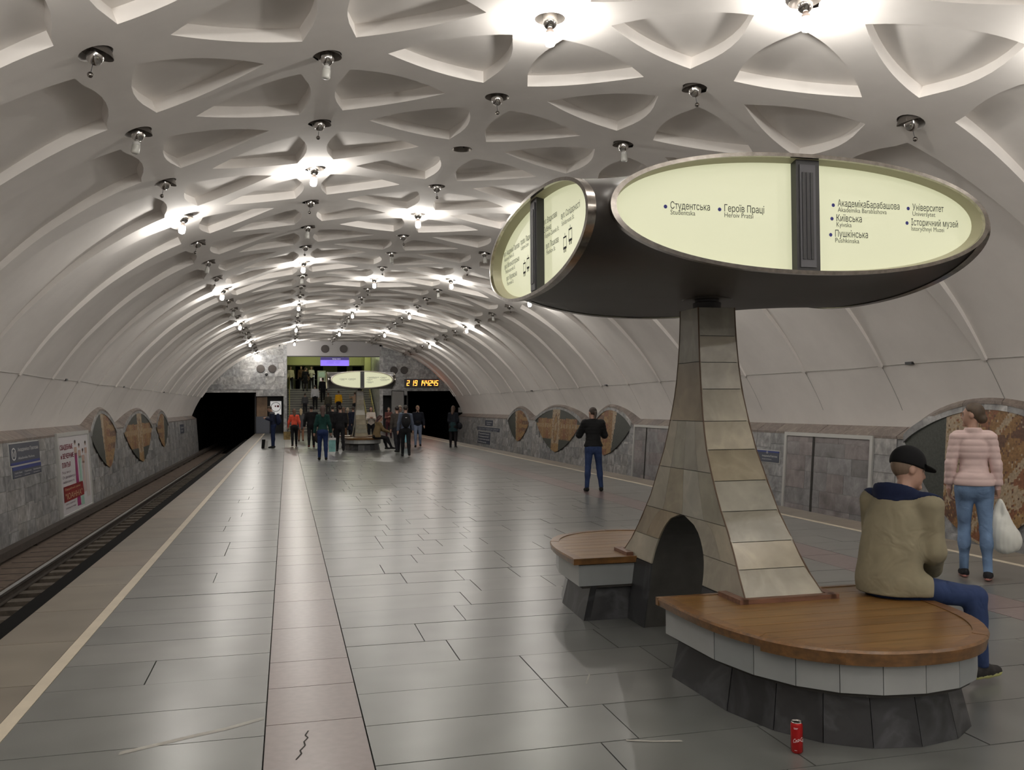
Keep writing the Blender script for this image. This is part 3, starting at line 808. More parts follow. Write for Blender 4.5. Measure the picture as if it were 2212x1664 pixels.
MB().box(-.78, -.7, YE+.24, YE+.25, 1.72, 1.82).box(-.64, -.5, YE+.24, YE+.25, 1.7, 1.83).build('marks', mat('maroon_ink', (.12,.02,.03), .5), t)
# leaning mirror by the right tunnel
t = thing('platform_mirror', 'tall grey driver mirror hung beside the right tunnel', 'mirror', (0,0,0))
q = [(6.72, YE-.55, 1.0), (7.62, YE-.3, 1.0), (7.62, YE-.25, 2.72), (6.78, YE-.5, 2.75)]
MB().hexa([(a, b, c) for a, b, c in q], [(a, b+.05, c) for a, b, c in q]).build('glass', mat('mirror_glass', (.5,.52,.53), .12, .9), t)
for a, b in zip(q, q[1:]+q[:1]): MB().tube([a, b], .025, 6).build('frame_bar', M_BLK, t)
MB().tube([(7.2, YE-.35, 2.0), (7.2, YE+.3, 2.3)], .03, 6).build('bracket', M_BLK, t)
# loudspeakers
for x, z, ln in ((-1.66,4.21,'left one on marble above the left niche'), (-.93,4.21,'right one on marble above the left niche'), (6.99,4.14,'left one on marble above right niche'), (7.68,4.15,'right one on marble above right niche'), (2.44,5.54,'left one on white panel above stairs'), (3.65,5.55,'right one on white panel above stairs')):
    t = thing('loudspeaker', 'round brown loudspeaker, '+ln, 'speaker', (0,0,0), 0, 'round loudspeakers')
    yb = YE-.03 if z > 5 else YE
    MB().lathe([(.25,0),(.26,.04),(.24,.07),(.22,.07)], c=(x,yb,z), seg=24, axis=(0,-1,0)).build('housing', mat('speaker_brown', (.06,.05,.045), .5), t, smooth=40)
    MB().lathe([(.215,.06),(.12,.05),(.04,.045)], c=(x,yb,z), seg=24, axis=(0,-1,0)).build('cone', mat('speaker_cone', (.10,.085,.075), .6), t, smooth=40)
    MB().lathe([(.035,.045),(.02,.065)], c=(x,yb,z), seg=10, axis=(0,-1,0)).build('dust_cap', M_BLACK, t)
t = thing('security_camera', 'small dark dome camera below the left pair of loudspeakers', 'camera', (0,0,0))
MB().lathe([(.09,0),(.09,.12),(.05,.18),(.01,.2)], c=(-1.3,YE,3.85), seg=14, axis=(0,-1,-.2)).build('dome', M_BLK, t, smooth=50)
MB().box(-1.36,-1.24,YE-.04,YE,3.8,4.0).build('mount', M_WHITE, t)
# digital clock
t = thing('digital_clock', 'black clock with orange digits over right tunnel', 'clock', (0,0,0))
MB().box(7.68, 9.98, YE-.3, YE-.08, 2.99, 3.55).build('case', M_BLK, t)
MB().box(8.3, 8.4, YE-.08, YE+.02, 3.1, 3.4).box(9.3, 9.4, YE-.08, YE+.02, 3.1, 3.4).build('wall_bracket', M_BLK, t)
SEG = {'0':'abcdef','1':'bc','2':'abged','3':'abgcd','4':'fgbc','5':'afgcd','6':'afgedc','7':'abc','8':'abcdefg','9':'abcdfg'}
m = MB(); dw, dh, tk = .17, .36, .04
def digit(ch, x0, z0):
    sh = lambda x, z: (x0+x+.12*z, YE-.305, z0+z)
    S = {'a':(0,dh-tk,dw,dh),'g':(0,dh/2-tk/2,dw,dh/2+tk/2),'d':(0,0,dw,tk),'f':(0,dh/2,tk,dh),'e':(0,0,tk,dh/2),'b':(dw-tk,dh/2,dw,dh),'c':(dw-tk,0,dw,dh/2)}
    for g in SEG[ch]:
        a, b, c, d = S[g]; m.add([sh(a,b), sh(c,b), sh(c,d), sh(a,d)], [(0,1,2,3)])
for ch, x in (('2',7.80),('1',8.10),('9',8.33),('1',8.67),('4',8.87),('4',9.10),('2',9.32),('4',9.53),('5',9.75)): digit(ch, x, 3.09)
m.build('digits', mat('orange_leds', (.1,.02,0), .5, emit=(1.0,.22,.03), estr=6.0), t)
# stairs and ticket hall
NS, RISE, RUN = 18, 3.0/18, 6.0/18
st = thing('staircase', 'wide grey stone staircase climbing to the ticket hall', 'stairs', (0,0,0)); st['kind'] = 'thing'
M_STEP = mat('stair_stone', (.13,.13,.115), .5, tints=[(.12,.12,.105),(.15,.15,.13)], noise=.15)
M_NOSE = mat('stair_nosing', (.48,.46,.38), .45)
for i in range(NS):
    MB().box(.05, 5.98, YE+.05+i*RUN, YE+.05+(i+1)*RUN+(.0 if i < NS-1 else .3), 0 if i < 3 else (i-2)*RISE, (i+1)*RISE-.025).build('step', M_STEP, st)
    MB().box(.05, 5.98, YE+.03+i*RUN, YE+.05+(i+1)*RUN, (i+1)*RISE-.025, (i+1)*RISE).build('nosing', M_NOSE, st)
HY0, HY1, HZ = YE+6.3, YE+18, 3.0
MB().box(-3, 9, HY0, HY1, HZ-.2, HZ-.002).build('floor_2' if False else 'floor', mat('hall_floor', (.12,.12,.105), .4, noise=.1), kind='structure')
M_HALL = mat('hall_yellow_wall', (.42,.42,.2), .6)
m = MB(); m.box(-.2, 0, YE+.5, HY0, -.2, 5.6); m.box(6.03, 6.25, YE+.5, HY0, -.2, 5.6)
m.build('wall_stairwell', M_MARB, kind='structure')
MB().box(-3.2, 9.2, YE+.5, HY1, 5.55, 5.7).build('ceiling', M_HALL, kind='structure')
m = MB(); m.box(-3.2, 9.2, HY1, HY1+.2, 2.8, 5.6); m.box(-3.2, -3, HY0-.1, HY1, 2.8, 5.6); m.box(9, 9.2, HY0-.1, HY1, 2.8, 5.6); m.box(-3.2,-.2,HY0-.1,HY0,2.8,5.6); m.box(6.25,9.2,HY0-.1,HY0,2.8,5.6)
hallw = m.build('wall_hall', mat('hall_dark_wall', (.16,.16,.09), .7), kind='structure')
MB().box(-.05, 6.1, HY0+.6, HY0+1.1, 4.78, 5.55).build('hall_beam', M_HALL, hallw)
for x in (.7, 2.2, 4.2, 5.5): MB().box(x, x+.8, HY1-.03, HY1, HZ, 5.2).build('dark_doorway', M_BLACK, hallw)
MB().box(5.55, 6.0, HY0-.2, HY0+.3, HZ, 5.55).build('hall_pier', M_HALL, hallw)
for i, (x0, x1, y) in enumerate(((.2, 2.6, YE+5.2), (3.5, 5.8, YE+5.2), (.4, 5.6, YE+12))):
    t = thing('tube_light', ['greenish tube light over the stairs, left of the purple sign','greenish tube light over the stairs, right of the purple sign','greenish tube light deep in the ticket hall'][i], 'lamp', (0,0,0), 0, 'tube lights of the ticket hall')
    MB().lathe([(.03,0),(.03,x1-x0)], c=(x0,y,5.42), seg=10, axis=(1,0,0)).build('tube', mat('hall_tube', (1,1,1), .5, emit=(.92,1.0,.55), estr=20.0), t)
    MB().box(x0-.05, x1+.05, y-.07, y+.07, 5.45, 5.545).build('batten', M_WHITE, t)
t = thing('purple_sign', 'glowing purple direction sign hanging over the stairs', 'sign', (0,0,0))
MB().box(2.3, 4.28, YE+4.1, YE+4.3, 4.62, 5.02).build('light_box', mat('purple_box', (.2,.15,.5), .4, emit=(.30,.20,.95), estr=1.0), t)
MB().box(2.3, 4.28, YE+4.1, YE+4.3, 5.02, 5.22).build('header', mat('purple_header', (.1,.09,.2), .4, emit=(.15,.12,.4), estr=.45), t)
m = MB(); sf = lambda u, v: (2.3+1.98*u, YE+4.095, 4.62+.6*v); put_text(m, 'Вихід у місто', .42, .75, .7, .12, sf); m.build('lettering', mat('bright_white_ink', (.8,.8,.8), .5, emit=(1,1,1), estr=.8), t)
m = MB()
for i, (tx, a, b) in enumerate((('вул. Академіка Павлова', .22, .48), ('вул. Муромська', .52, .68), ('вул. Владислава Зубенка', .22, .46), ('вул. Солідарності', .52, .67))): put_text(m, tx, a, .46-.16*(i//2), b, .07, sf)
m.build('street_names', M_INKB, t)
for x in (2.6, 4.0): MB().box(x-.02, x+.02, YE+4.18, YE+4.22, 5.22, 5.56).build('hanger', M_BLK, t)
for x, ln in ((.16,'left'), (5.2,'inner right'), (5.75,'right')):
    t = thing('stair_handrail', f'brass handrail of the staircase, {ln} one', 'handrail', (0,0,0), 0, 'stair handrails')
    pts = [(x, YE+.1, .95)]+[(x, YE+.1+6.0*q, .95+3.0*q) for q in (.5, 1)]
    M_BRASS = mat('brass', (.45,.36,.14), .3, .8)
    MB().tube(pts, .03, 8).build('rail', M_BRASS, t, smooth=50)
    for q in (0, .25, .5, .75, .97): MB().tube([(x, YE+.12+6.0*q, 3.0*q+.02), (x, YE+.12+6.0*q, .95+3*q)], .02, 6).build('post', M_BRASS, t)
def turnstile(x, ln):
    t = thing('turnstile', f'grey turnstile at the top of the stairs, {ln}', 'turnstile', (x, HY0+1.6, HZ), 0, 'turnstiles')
    MB().box(-.13,.13,-.6,.6,0,.98).build('cabinet', mat('turnstile_grey', (.3,.33,.28), .35, .4), t)
    MB().box(-.14,.14,-.62,.62,.98,1.04).build('top', M_STEEL, t)
    MB().tube([(.13,-.2,.75),(.42,-.2,.72)], .018, 6).build('arm', M_STEEL, t)
for x, ln in ((.3,'far left'), (1.05,'second from left'), (1.85,'left of the ticket machine'), (3.1,'right of the ticket machine'), (3.7,'behind the far sign, left'), (4.5,'behind the far sign, right')): turnstile(x, ln)
t = thing('ticket_machine', 'pale green ticket machine with screen at top of stairs', 'machine', (2.47, HY0+.75, HZ))
MB().box(-.3,.3,-.2,.25,0,1.38).build('cabinet', mat('machine_green', (.36,.4,.27), .4), t)
MB().box(-.22,.22,-.22,-.2,.92,1.28).build('screen', mat('machine_screen', (.05,.08,.05), .3, emit=(.35,.5,.28), estr=.3), t)
MB().box(-.12,.14,-.23,-.2,.62,.84).build('slip_slot', mat('slip_pink', (.6,.5,.5), .4, emit=(.8,.65,.62), estr=.35), t)
MB().box(-.16,.16,-.23,-.2,.38,.44).build('coin_tray', M_BLK, t)
# closing wall behind the viewpoint
MB().box(-6.4, 12.2, YB-.3, YB, -1.7, 6.4).build('wall_rear', mat('rear_wall', (.3,.3,.3), .6), kind='structure')
# ------------------------------------------------------------------ information pillars and benches
ZK = [.47,.64,.79,.965,1.15,1.35,1.54,1.76,1.945,2.13,2.33]
GK = [1.0,.83,.72,.57,.45,.335,.265,.205,.175,.155,.145]
HK = [.27,.235,.215,.205,.198,.185,.172,.155,.148,.142,.14]
def gk(z): return .735 if z < .469 else float(np.interp(z, ZK, GK))
def hk(z): return float(np.interp(z, [0]+ZK, [.335]+HK))
def arch(z): return .42 if z < .45 else (.42*math.sqrt(max(0, 1-((z-.45)/.43)**2)) if z < .88 else 0.0)
AH, DH, ZHC, VH = 1.2, 1.29, 2.735, .335
def lens_out(n=40, a=1.0, b=1.0):
    pts = []
    for k in range(n):
        t = 2*math.pi*k/n; c, s = math.cos(t), math.sin(t)
        pts.append((AH*a*math.copysign(abs(c)**(2/2.2), c), VH*b*math.copysign(abs(s)**(2/2.1), s)))
    return pts
def hw_lens(v):
    q = min(1, abs(v)/VH); return AH*(1-q**2.1)**(1/2.2)
FRONT = [("Студентська", -0.83, 0.01, -0.59, 0.041),("Studentska", -0.83, -0.022, -0.68, 0.028),("Героїв Праці", -0.5, 0.01, -0.25, 0.041),("Heroiv Pratsi", -0.5, -0.022, -0.32, 0.028),
("АкадемікаБарабашова", 0.23, 0.075, 0.65, 0.041),("Akademika Barabashova", 0.23, 0.043, 0.56, 0.028),("Київська", 0.22, -0.013, 0.39, 0.041),("Kyivska", 0.22, -0.045, 0.32, 0.028),
("Пушкінська", 0.21, -0.105, 0.43, 0.041),("Pushkinska", 0.21, -0.138, 0.37, 0.028),("Університет", 0.74, 0.075, .96, 0.041),("Universytet", 0.74, 0.043, 0.90, 0.028),("Історичний музей", 0.73, -0.015, 1.06, 0.041),("Istorychnyi Muzei", 0.73, -0.047, .96, 0.028)]
DOTS = [(-0.86, 0.02), (-0.53, 0.02), (0.2, 0.08), (0.19, 0), (0.18, -0.095), (0.71, 0.085), (0.70, -0.003)]
SIDE = [("вул. Владислава", .07, 0.13, 0.37, .04),("Зубенка", 0.08, 0.075, 0.24, .04),("Vladyslav Zubenko St.", 0.09, 0.035, 0.41, .03),("вул. Пєшкова", 0.12, -0.04, 0.4, .04),("Pieshkov St.", 0.13, -0.08, 0.33, .03),("вул. Солідарності", 0.46, 0.09, 0.83, .04),("Solidarnosti St.", 0.47, 0.045, 0.72, .03),
("вул. Академіка Павлова", -1.06, 0.10, -0.58, .04),("Akademik Pavlov St.", -1.05, 0.06, -0.74, .03),("вул. Механізаторська", -1.04, 0.0, -0.59, .04),("Mekhanizatorska St.", -1.01, -0.04, -0.71, .03),("вул. Муромська", -0.98, -0.1, -0.66, .04),("Muromska St.", -0.96, -0.14, -0.76, .03),("пров. Ладитне", -0.54, 0.105, -0.2, .04),("Ladytne Lane", -0.53, 0.065, -0.32, .03)]
BUS = [(.50,-.13),(.61,-.10),(-.47,-.14),(-.37,-.12)]
def pillar(label):
    t = thing('information_stand', label, 'sign stand', (0,0,0), 0, 'information stands'); t['kind'] = 'thing'
    core = MB(); e = .012
    zl = sorted(set([0,.2,.4,.469,.4695]+ZK+list(np.linspace(.45,.88,10))+[.55]))
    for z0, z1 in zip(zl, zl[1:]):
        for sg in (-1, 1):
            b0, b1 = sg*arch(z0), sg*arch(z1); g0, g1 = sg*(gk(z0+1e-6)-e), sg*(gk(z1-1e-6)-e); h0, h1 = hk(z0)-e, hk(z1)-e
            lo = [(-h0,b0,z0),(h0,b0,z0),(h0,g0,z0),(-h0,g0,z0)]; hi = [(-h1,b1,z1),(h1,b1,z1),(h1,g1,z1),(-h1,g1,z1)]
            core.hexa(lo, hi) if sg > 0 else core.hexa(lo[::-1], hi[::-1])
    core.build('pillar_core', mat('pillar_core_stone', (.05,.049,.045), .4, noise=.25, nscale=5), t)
    j = .0022
    for sg in (-1, 1):                       # facing slabs of the curved fronts
        for z0, z1 in zip(ZK, ZK[1:]):
            q = []
            for o in (-.012, .0):
                q.append([(-sg*-(hk(z0)-.0), sg*(gk(z0)+o), z0+j), (-sg*(hk(z0)-.0), sg*(gk(z0)+o), z0+j), (-sg*(hk(z1)), sg*(gk(z1)+o), z1-j), (sg*hk(z1), sg*(gk(z1)+o), z1-j)])
            m = MB().hexa(q[0], q[1]); m.build('facing_slab', M_BEIGE, t)
    zr = [.47, .66, .88, 1.2, 1.54, 1.95, 2.33]
    for sx in (-1, 1):                       # facing slabs of the arched sides
        for z0, z1 in zip(zr, zr[1:]):
            for sg in (-1, 1):
                cuts = [(0, 1)] if z0 > 1.5 else [(0, .52), (.52, 1)] if z0 > .6 else [(0, 1)]
                if z0 > 1.5 and sg < 0: continue
                for c0, c1 in cuts:
                    zs = np.linspace(z0+j, z1-j, 6); A = []; B = []
                    for z in zs:
                        i, o = arch(z), gk(z)
                        a, b = (i+(o-i)*c0+j/2, i+(o-i)*c1-j/2) if z0 <= 1.5 else (-o+j/2, o-j/2)
                        A.append((a*sg if z0 <= 1.5 else a, z)); B.append((b*sg if z0 <= 1.5 else b, z))
                    m = MB(); vs = []
                    for k in range(6):
                        for o in (-.012, .0):
                            for p in (A[k], B[k]): vs.append((sx*(hk(p[1])+o), p[0], p[1]))
                    fs = []
                    for k in range(5):
                        u, w = k*4, k*4+4
                        fs += [(u+2,u+3,w+3,w+2), (u+1,u,w,w+1), (u,u+2,w+2,w), (u+3,u+1,w+1,w+3)]
                    fs += [(0,1,3,2), (20,22,23,21)]
                    m.add(vs, fs if sx*sg*(1 if z0 <= 1.5 else sg) > 0 else [f[::-1] for f in fs])
                    m.build('side_slab', M_BEIGE, t)
        for sg in (-1, 1):                   # dark legs beside the arch
            f = lambda y, z, o: (sx*(hk(z)+o), sg*y, z)
            pl = [(.42,0),(.735,0),(.735,.465),(.42,.465)]
            MB().hexa([f(*p, -.012) for p in pl], [f(*p, 0) for p in pl]).build('leg_slab', M_DARKST, t)
    for sg in (-1, 1):
        for sx in (-1, 1): MB().tube([(sx*(hk(z)-.002), sg*(gk(z)-.002), z) for z in np.linspace(.475, 2.33, 16)], .0055, 6).build('corner_seam', mat('brown_seam', (.10,.062,.038), .6), t)
    for sg in (-1, 1):                       # wooden strips at the foot, on the bench
        for x0, x1, y0, y1 in ((-.31,.31,.985,1.035), (-.33,-.275,.76,1.035), (.275,.33,.76,1.035)):
            MB().box(x0, x1, min(sg*y0,sg*y1), max(sg*y0,sg*y1), .478, .505).build('foot_strip', M_WOODR, t)
    m = MB().lathe([(.10,2.33),(.10,2.375),(.085,2.38),(.085,2.41)], seg=20); m.build('neck', M_BLK, t, smooth=40)
    MB().lathe([(.17,2.395),(.2,2.42),(.16,2.46)], seg=28).build('neck_flange', M_BODY, t, smooth=30)
    # head: two crossing lens-shaped tubes
    lv = [math.sin(q) for q in np.linspace(-math.pi/2, math.pi/2, 31)]
    vs = []; NA = 7
    for q in lv:
        v = q*VH; w = max(.012, hw_lens(v)); r = DH-w; ring = []
        for k in range(4):
            a = k*math.pi/2; ca, sa = round(math.cos(a)), round(math.sin(a))
            pts = [(DH, -w), (DH, w)]+[(DH-r*math.sin(th), DH-r*math.cos(th)) for th in np.linspace(0, math.pi/2, NA+2)[1:-1]]
            ring += [(p[0]*ca-p[1]*sa, p[0]*sa+p[1]*ca, ZHC+v) for p in pts]
        vs += ring
    n = 4*(NA+2); fs = []
    for i in range(len(lv)-1):
        for k in range(n):
            if k % (NA+2) == 0: continue       # open faces
            fs.append((i*n+k, i*n+(k+1)%n, (i+1)*n+(k+1)%n, (i+1)*n+k))
    fs.append(tuple(range(n-1,-1,-1))); fs.append(tuple(range((len(lv)-1)*n, len(lv)*n)))
    head = MB().add(vs, fs).build('sign_head', M_BODY, t, smooth=38)
    out = lens_out(96)
    for k in range(4):
        q = Matrix.Rotation(k*math.pi/2, 3, 'Z')
        F = lambda u, v, d: tuple(q @ Vector((u, -DH-d, 0))+Vector((0,0,ZHC+v)))
        N = len(out)
        def ring(sa, sb, d0, d1):               # band between scaled outlines
            A = [F(u*sa, v*(1-(1-sa)*2.4), d0) for u, v in out]; B = [F(u*sb, v*(1-(1-sb)*2.4), d1) for u, v in out]
            return A+B, [(i, (i+1)%N, N+(i+1)%N, N+i) for i in range(N)]
        m = MB(); m.add(*ring(1.008, 1.012, -.03, .02)); m.add(*ring(1.012, .985, .02, .022)); m.add(*ring(.985, .985, .022, -.02))
        m.build('rim', M_RIM, head, smooth=35)
        m = MB(); m.add(*ring(.985, .965, .0, -.07)); m.build('inner_sleeve', M_INNER, head, smooth=40)
        m = MB(); pl = [F(u*.97, v*(1-.03*2.4), -.065) for u, v in out]; m.add(pl, [tuple(range(N))]); m.build('light_panel', M_PANEL, head)
        # divider with grille
        def bx(u0, u1, v0, v1, d0, d1):
            return MB().hexa([F(u0,v0,d0),F(u1,v0,d0),F(u1,v1,d0),F(u0,v1,d0)], [F(u0,v0,d1),F(u1,v0,d1),F(u1,v1,d1),F(u0,v1,d1)])
        bx(-.075,.075,-.325,.325,-.07,-.012).build('divider', M_BLK, head)
        bx(-.055,.045,-.30,.29,-.012,-.004).build('divider_frame', M_GRILL, head)
        m = MB()
        for i in range(3): m2 = bx(-.042+i*.026,-.024+i*.026,-.255,.245,-.004,.001); m.add(m2.v, m2.f)
        m.build('grille', M_BLK, head)
        mk, mg, mb_ = MB(), MB(), MB(); fn = lambda u, v: F(u, v, -.0635)
        for tx, u0, v0, u1, cap in (FRONT if k % 2 == 0 else SIDE):
            m = MB(); put_text(m, tx, u0, v0, u1, cap, fn); m.build('lettering' if cap > .035 else 'latin_lettering', M_INK if cap > .035 else M_INK2, head)
        if k % 2 == 0:
            for u, v in DOTS: mb_.add([fn(u+.011*math.cos(a), v+.011*math.sin(a)) for a in np.linspace(0, 2*math.pi, 10, endpoint=False)], [tuple(range(10))])
        else:
            for u, v in BUS:
                for a, b, c, d in ((0,.02,.006,.10),(.06,.02,.066,.10),(0,.09,.066,.10),(0,.02,.066,.035),(.012,0,.024,.02),(.042,0,.054,.02),(.03,.10,.036,.12)):
                    mb_.add([fn(u+a,v+b), fn(u+c,v+b), fn(u+c,v+d), fn(u+a,v+d)], [(0,1,2,3)])
        mb_.build('bullet_dots' if k % 2 == 0 else 'tram_symbols', M_INKB if k % 2 == 0 else M_INK, head)
    return t
BL, BW = 1.43, .78
def bench_hw(t): return BW*max(0, 1-(max(0,t)/BL)**3.2)**(1/2.2)
def bench_outline(off, n=15, t0=0.0):
    o = []
    for k in range(n):
        ph = math.pi*k/(n-1); c, s = math.cos(ph), math.sin(ph)
        x = (BW-off)*math.copysign(abs(c)**(2/2.2), c); tt = (BL-off)*max(0, s)**(2/3.2)
        o.append((x, max(t0, tt)))
    return o
def bench(label):
    b = thing('bench', label, 'bench', (0,0,0), 0, 'round wooden benches')
    n = 9
    for i in range(n):
        t0, t1 = BL*i/n*.955+.002, BL*(i+1)/n*.955-.002; A = []; B = []
        for t in np.linspace(t0, t1, 5):
            h = max(.02, bench_hw(t/.962)-.06); A.append((-h, t)); B.append((h, t))
        poly = [p for p in A]+[p for p in reversed(B)]
        MB().prism(poly, lambda x, t: (x, -t, .438), lambda x, t: (x, -t, .478)).build('plank', M_WOOD, b)
    o = bench_outline(0, 33); inn = bench_outline(.075, 33)
    for s in range(6):
        i0, i1 = s*32//6, (s+1)*32//6; m = MB(); ring = []; zt = .482+(.002 if s % 2 else 0)
        for i in range(i0, i1+1):
            x, t = o[i]; u, w2 = inn[i]
            zb = .41 if 1 <= s <= 4 else .43
            ring += [(u,-w2,zb),(x*.985,-t*.99,zb),(x,-t,zt-.012),(x*.992,-t*.994,zt),(u,-w2,zt)]
        k = i1-i0
        fs = [(i*5+j, i*5+(j+1)%5, i*5+5+(j+1)%5, i*5+5+j) for i in range(k) for j in range(5)]+[(4,3,2,1,0), tuple(k*5+j for j in range(5))]
        m.add(ring, [f[::-1] for f in fs]); m.build('edge_band', M_WOODE, b, smooth=40)
    MB().box(-BW, BW, -.004, .03, .435, .482).build('back_edge', M_WOODE, b)
    def ringslabs(off_t, off_b, zt, zb, nseg, name, M, th):
        pt = bench_outline(off_t, nseg+1); pb = bench_outline(off_b, nseg+1)
        pti = bench_outline(off_t+th, nseg+1); pbi = bench_outline(off_b+th, nseg+1)
        for i in range(nseg):
            f = .004; L = lambda p, q, a: (p[0]+(q[0]-p[0])*a, -(p[1]+(q[1]-p[1])*a))
            a, c = .008, .992
            q = lambda pp, al, z: (*L(pp[i], pp[i+1], al), z)
            lo = [q(pb,a,zb), q(pb,c,zb), q(pbi,c,zb), q(pbi,a,zb)]; hi = [q(pt,a,zt), q(pt,c,zt), q(pti,c,zt), q(pti,a,zt)]
            MB().hexa(lo, hi).build(name, M, b)
    ringslabs(.05, .05, .425, .265, 12, 'skirt_slab', M_SKIRT, .03)
    ringslabs(.145, .085, .265, 0, 10, 'base_slab', M_DARKST, .05)
    for i in range(3):
        x0 = -(BW-.05)+i*(BW-.05)*2/3; MB().box(x0+.002, x0+(BW-.05)*2/3-.002, -.03, .0, .265, .425).build('skirt_slab', M_SKIRT, b)
    for i in range(2):
        a = [(-1,0),(0,1)][i]
        MB().hexa([((BW-.10)*a[0]+.002,.0,0),((BW-.10)*a[1]-.002,.0,0),((BW-.10)*a[1]-.002,-.05,0),((BW-.10)*a[0]+.002,-.05,0)], [((BW-.19)*a[0]+.002,-.06,.25),((BW-.19)*a[1]-.002,-.06,.25),((BW-.19)*a[1]-.002,-.11,.25),((BW-.19)*a[0]+.002,-.11,.25)][:4]).build('base_slab', M_DARKST, b)
    m = MB(); o = bench_outline(.08, 21)
    m.prism(o, lambda x, t: (x, -t-.01, .245), lambda x, t: (x, -t-.01, .44)); m.build('bench_core', M_GROUT, b)
    return b
KX, KY, KF = 2.9, 5.78, 36.3
k1 = pillar('near beige marble pillar with lit oval station sign, standing between two benches'); k1.location = (KX, KY, 0)
k2 = copy_tree(k1); k2.location = (KX-.05, KF, 0); k2['label'] = 'far marble pillar with lit oval sign, small before the stairs'
b1 = bench('large rounded wooden bench in front, seated man in cap on it'); b1.location = (KX+.06, KY-.735, 0)
for (lab, y, rz, dx) in (('rounded wooden bench behind the near pillar, empty', KY+.735, math.pi, 0), ('rounded bench before the far pillar, facing the camera', KF-.735, 0, -.05), ('rounded bench behind the far pillar near the crowd', KF+.735, math.pi, -.05)):
    b = copy_tree(b1); b.location = (KX+dx, y, 0); b.rotation_euler = (0,0,rz); b['label'] = lab
# soda can
t = thing('soda_can', 'slim red soda can with white script standing at foot of front bench', 'can', (2.345, 3.80, 0), R(0))
MB().lathe([(.022,0),(.0285,.008),(.0285,.133),(.024,.142)], seg=28).build('body', mat('can_red', (.42,.012,.012), .25, .5), t, smooth=50)
MB().lathe([(.0245,.142),(.0255,.146),(.023,.147),(.022,.143),(.002,.1425)], seg=24).build('lid', M_CHROME, t, smooth=40)
MB().lathe([(.0255,.1415),(.0262,.144),(.0245,.146)], seg=24, caps=False).build('lid_rim', M_CHROME, t, smooth=40)
m = MB(); A0 = R(-121)
def oncan(u, v): return (.02895*math.cos(A0+u), .02895*math.sin(A0+u), v)
def script(u, v): return oncan(u+ (v-.06)*9, v+.004*math.sin(u*3))
put_text(m, 'Coca-Cola', -.62, .056, 1.5, .020, script)
for u0, u1, v in ((-.5,.2,.120),(-.45,.1,.116),(-.4,.0,.016)):
    m.add([oncan(u0+(u1-u0)*i/6, v+dv) for dv in (0,.0016) for i in range(7)], [(i,i+1,i+8,i+7) for i in range(6)])
m.build('lettering', mat('can_white', (.75,.75,.75), .4), t)
# ------------------------------------------------------------------ people (signed-distance bodies, surface nets)
def surface_nets(D, o, h):
    nx, ny, nz = D.shape; S = D < 0
    pos = np.zeros((nx-1, ny-1, nz-1, 3)); cnt = np.zeros((nx-1, ny-1, nz-1))
    base = np.stack(np.meshgrid(np.arange(nx-1), np.arange(ny-1), np.arange(nz-1), indexing='ij'), -1).astype(float)
    for ax in range(3):
        o1, o2 = [a for a in range(3) if a != ax]
        for i in (0, 1):
            for j in (0, 1):
                s0 = [slice(0,-1)]*3; 
                def sl(off_ax):
                    r = [None]*3; r[ax] = slice(1,None) if off_ax else slice(0,-1)
                    r[o1] = slice(1,None) if i else slice(0,-1); r[o2] = slice(1,None) if j else slice(0,-1); return tuple(r)
                a, b = D[sl(0)], D[sl(1)]; c = (a < 0) != (b < 0)
                t = np.where(c, a/np.where(c, a-b, 1), 0)
                off = np.zeros(c.shape+(3,)); off[..., ax] = t; off[..., o1] = i; off[..., o2] = j
                pos += np.where(c[..., None], base+off, 0); cnt += c
    act = cnt > 0; ids = -np.ones(act.shape, int); ids[act] = np.arange(act.sum())
    V = (pos[act]/cnt[act][:, None])*h+np.array(o)
    F = []
    for ax in range(3):
        o1, o2 = [(1,2),(2,0),(0,1)][ax]
        a = D.take(range(D.shape[ax]-1), axis=ax); b = D.take(range(1, D.shape[ax]), axis=ax)
        c = (a < 0) != (b < 0); w = np.argwhere(c)
        ok = (w[:, o1] > 0) & (w[:, o2] > 0) & (w[:, o1] < D.shape[o1]-1) & (w[:, o2] < D.shape[o2]-1); w = w[ok]
        if not len(w): continue
        d1 = np.zeros(3, int); d1[o1] = 1; d2 = np.zeros(3, int); d2[o2] = 1
        q = [w-d1-d2, w-d2, w, w-d1]
        idx = np.stack([ids[tuple(x.T)] for x in q], 1)
        flip = ~(D[tuple(w.T)] < 0); idx[flip] = idx[flip][:, ::-1]
        F.append(idx)
    return V, np.concatenate(F)
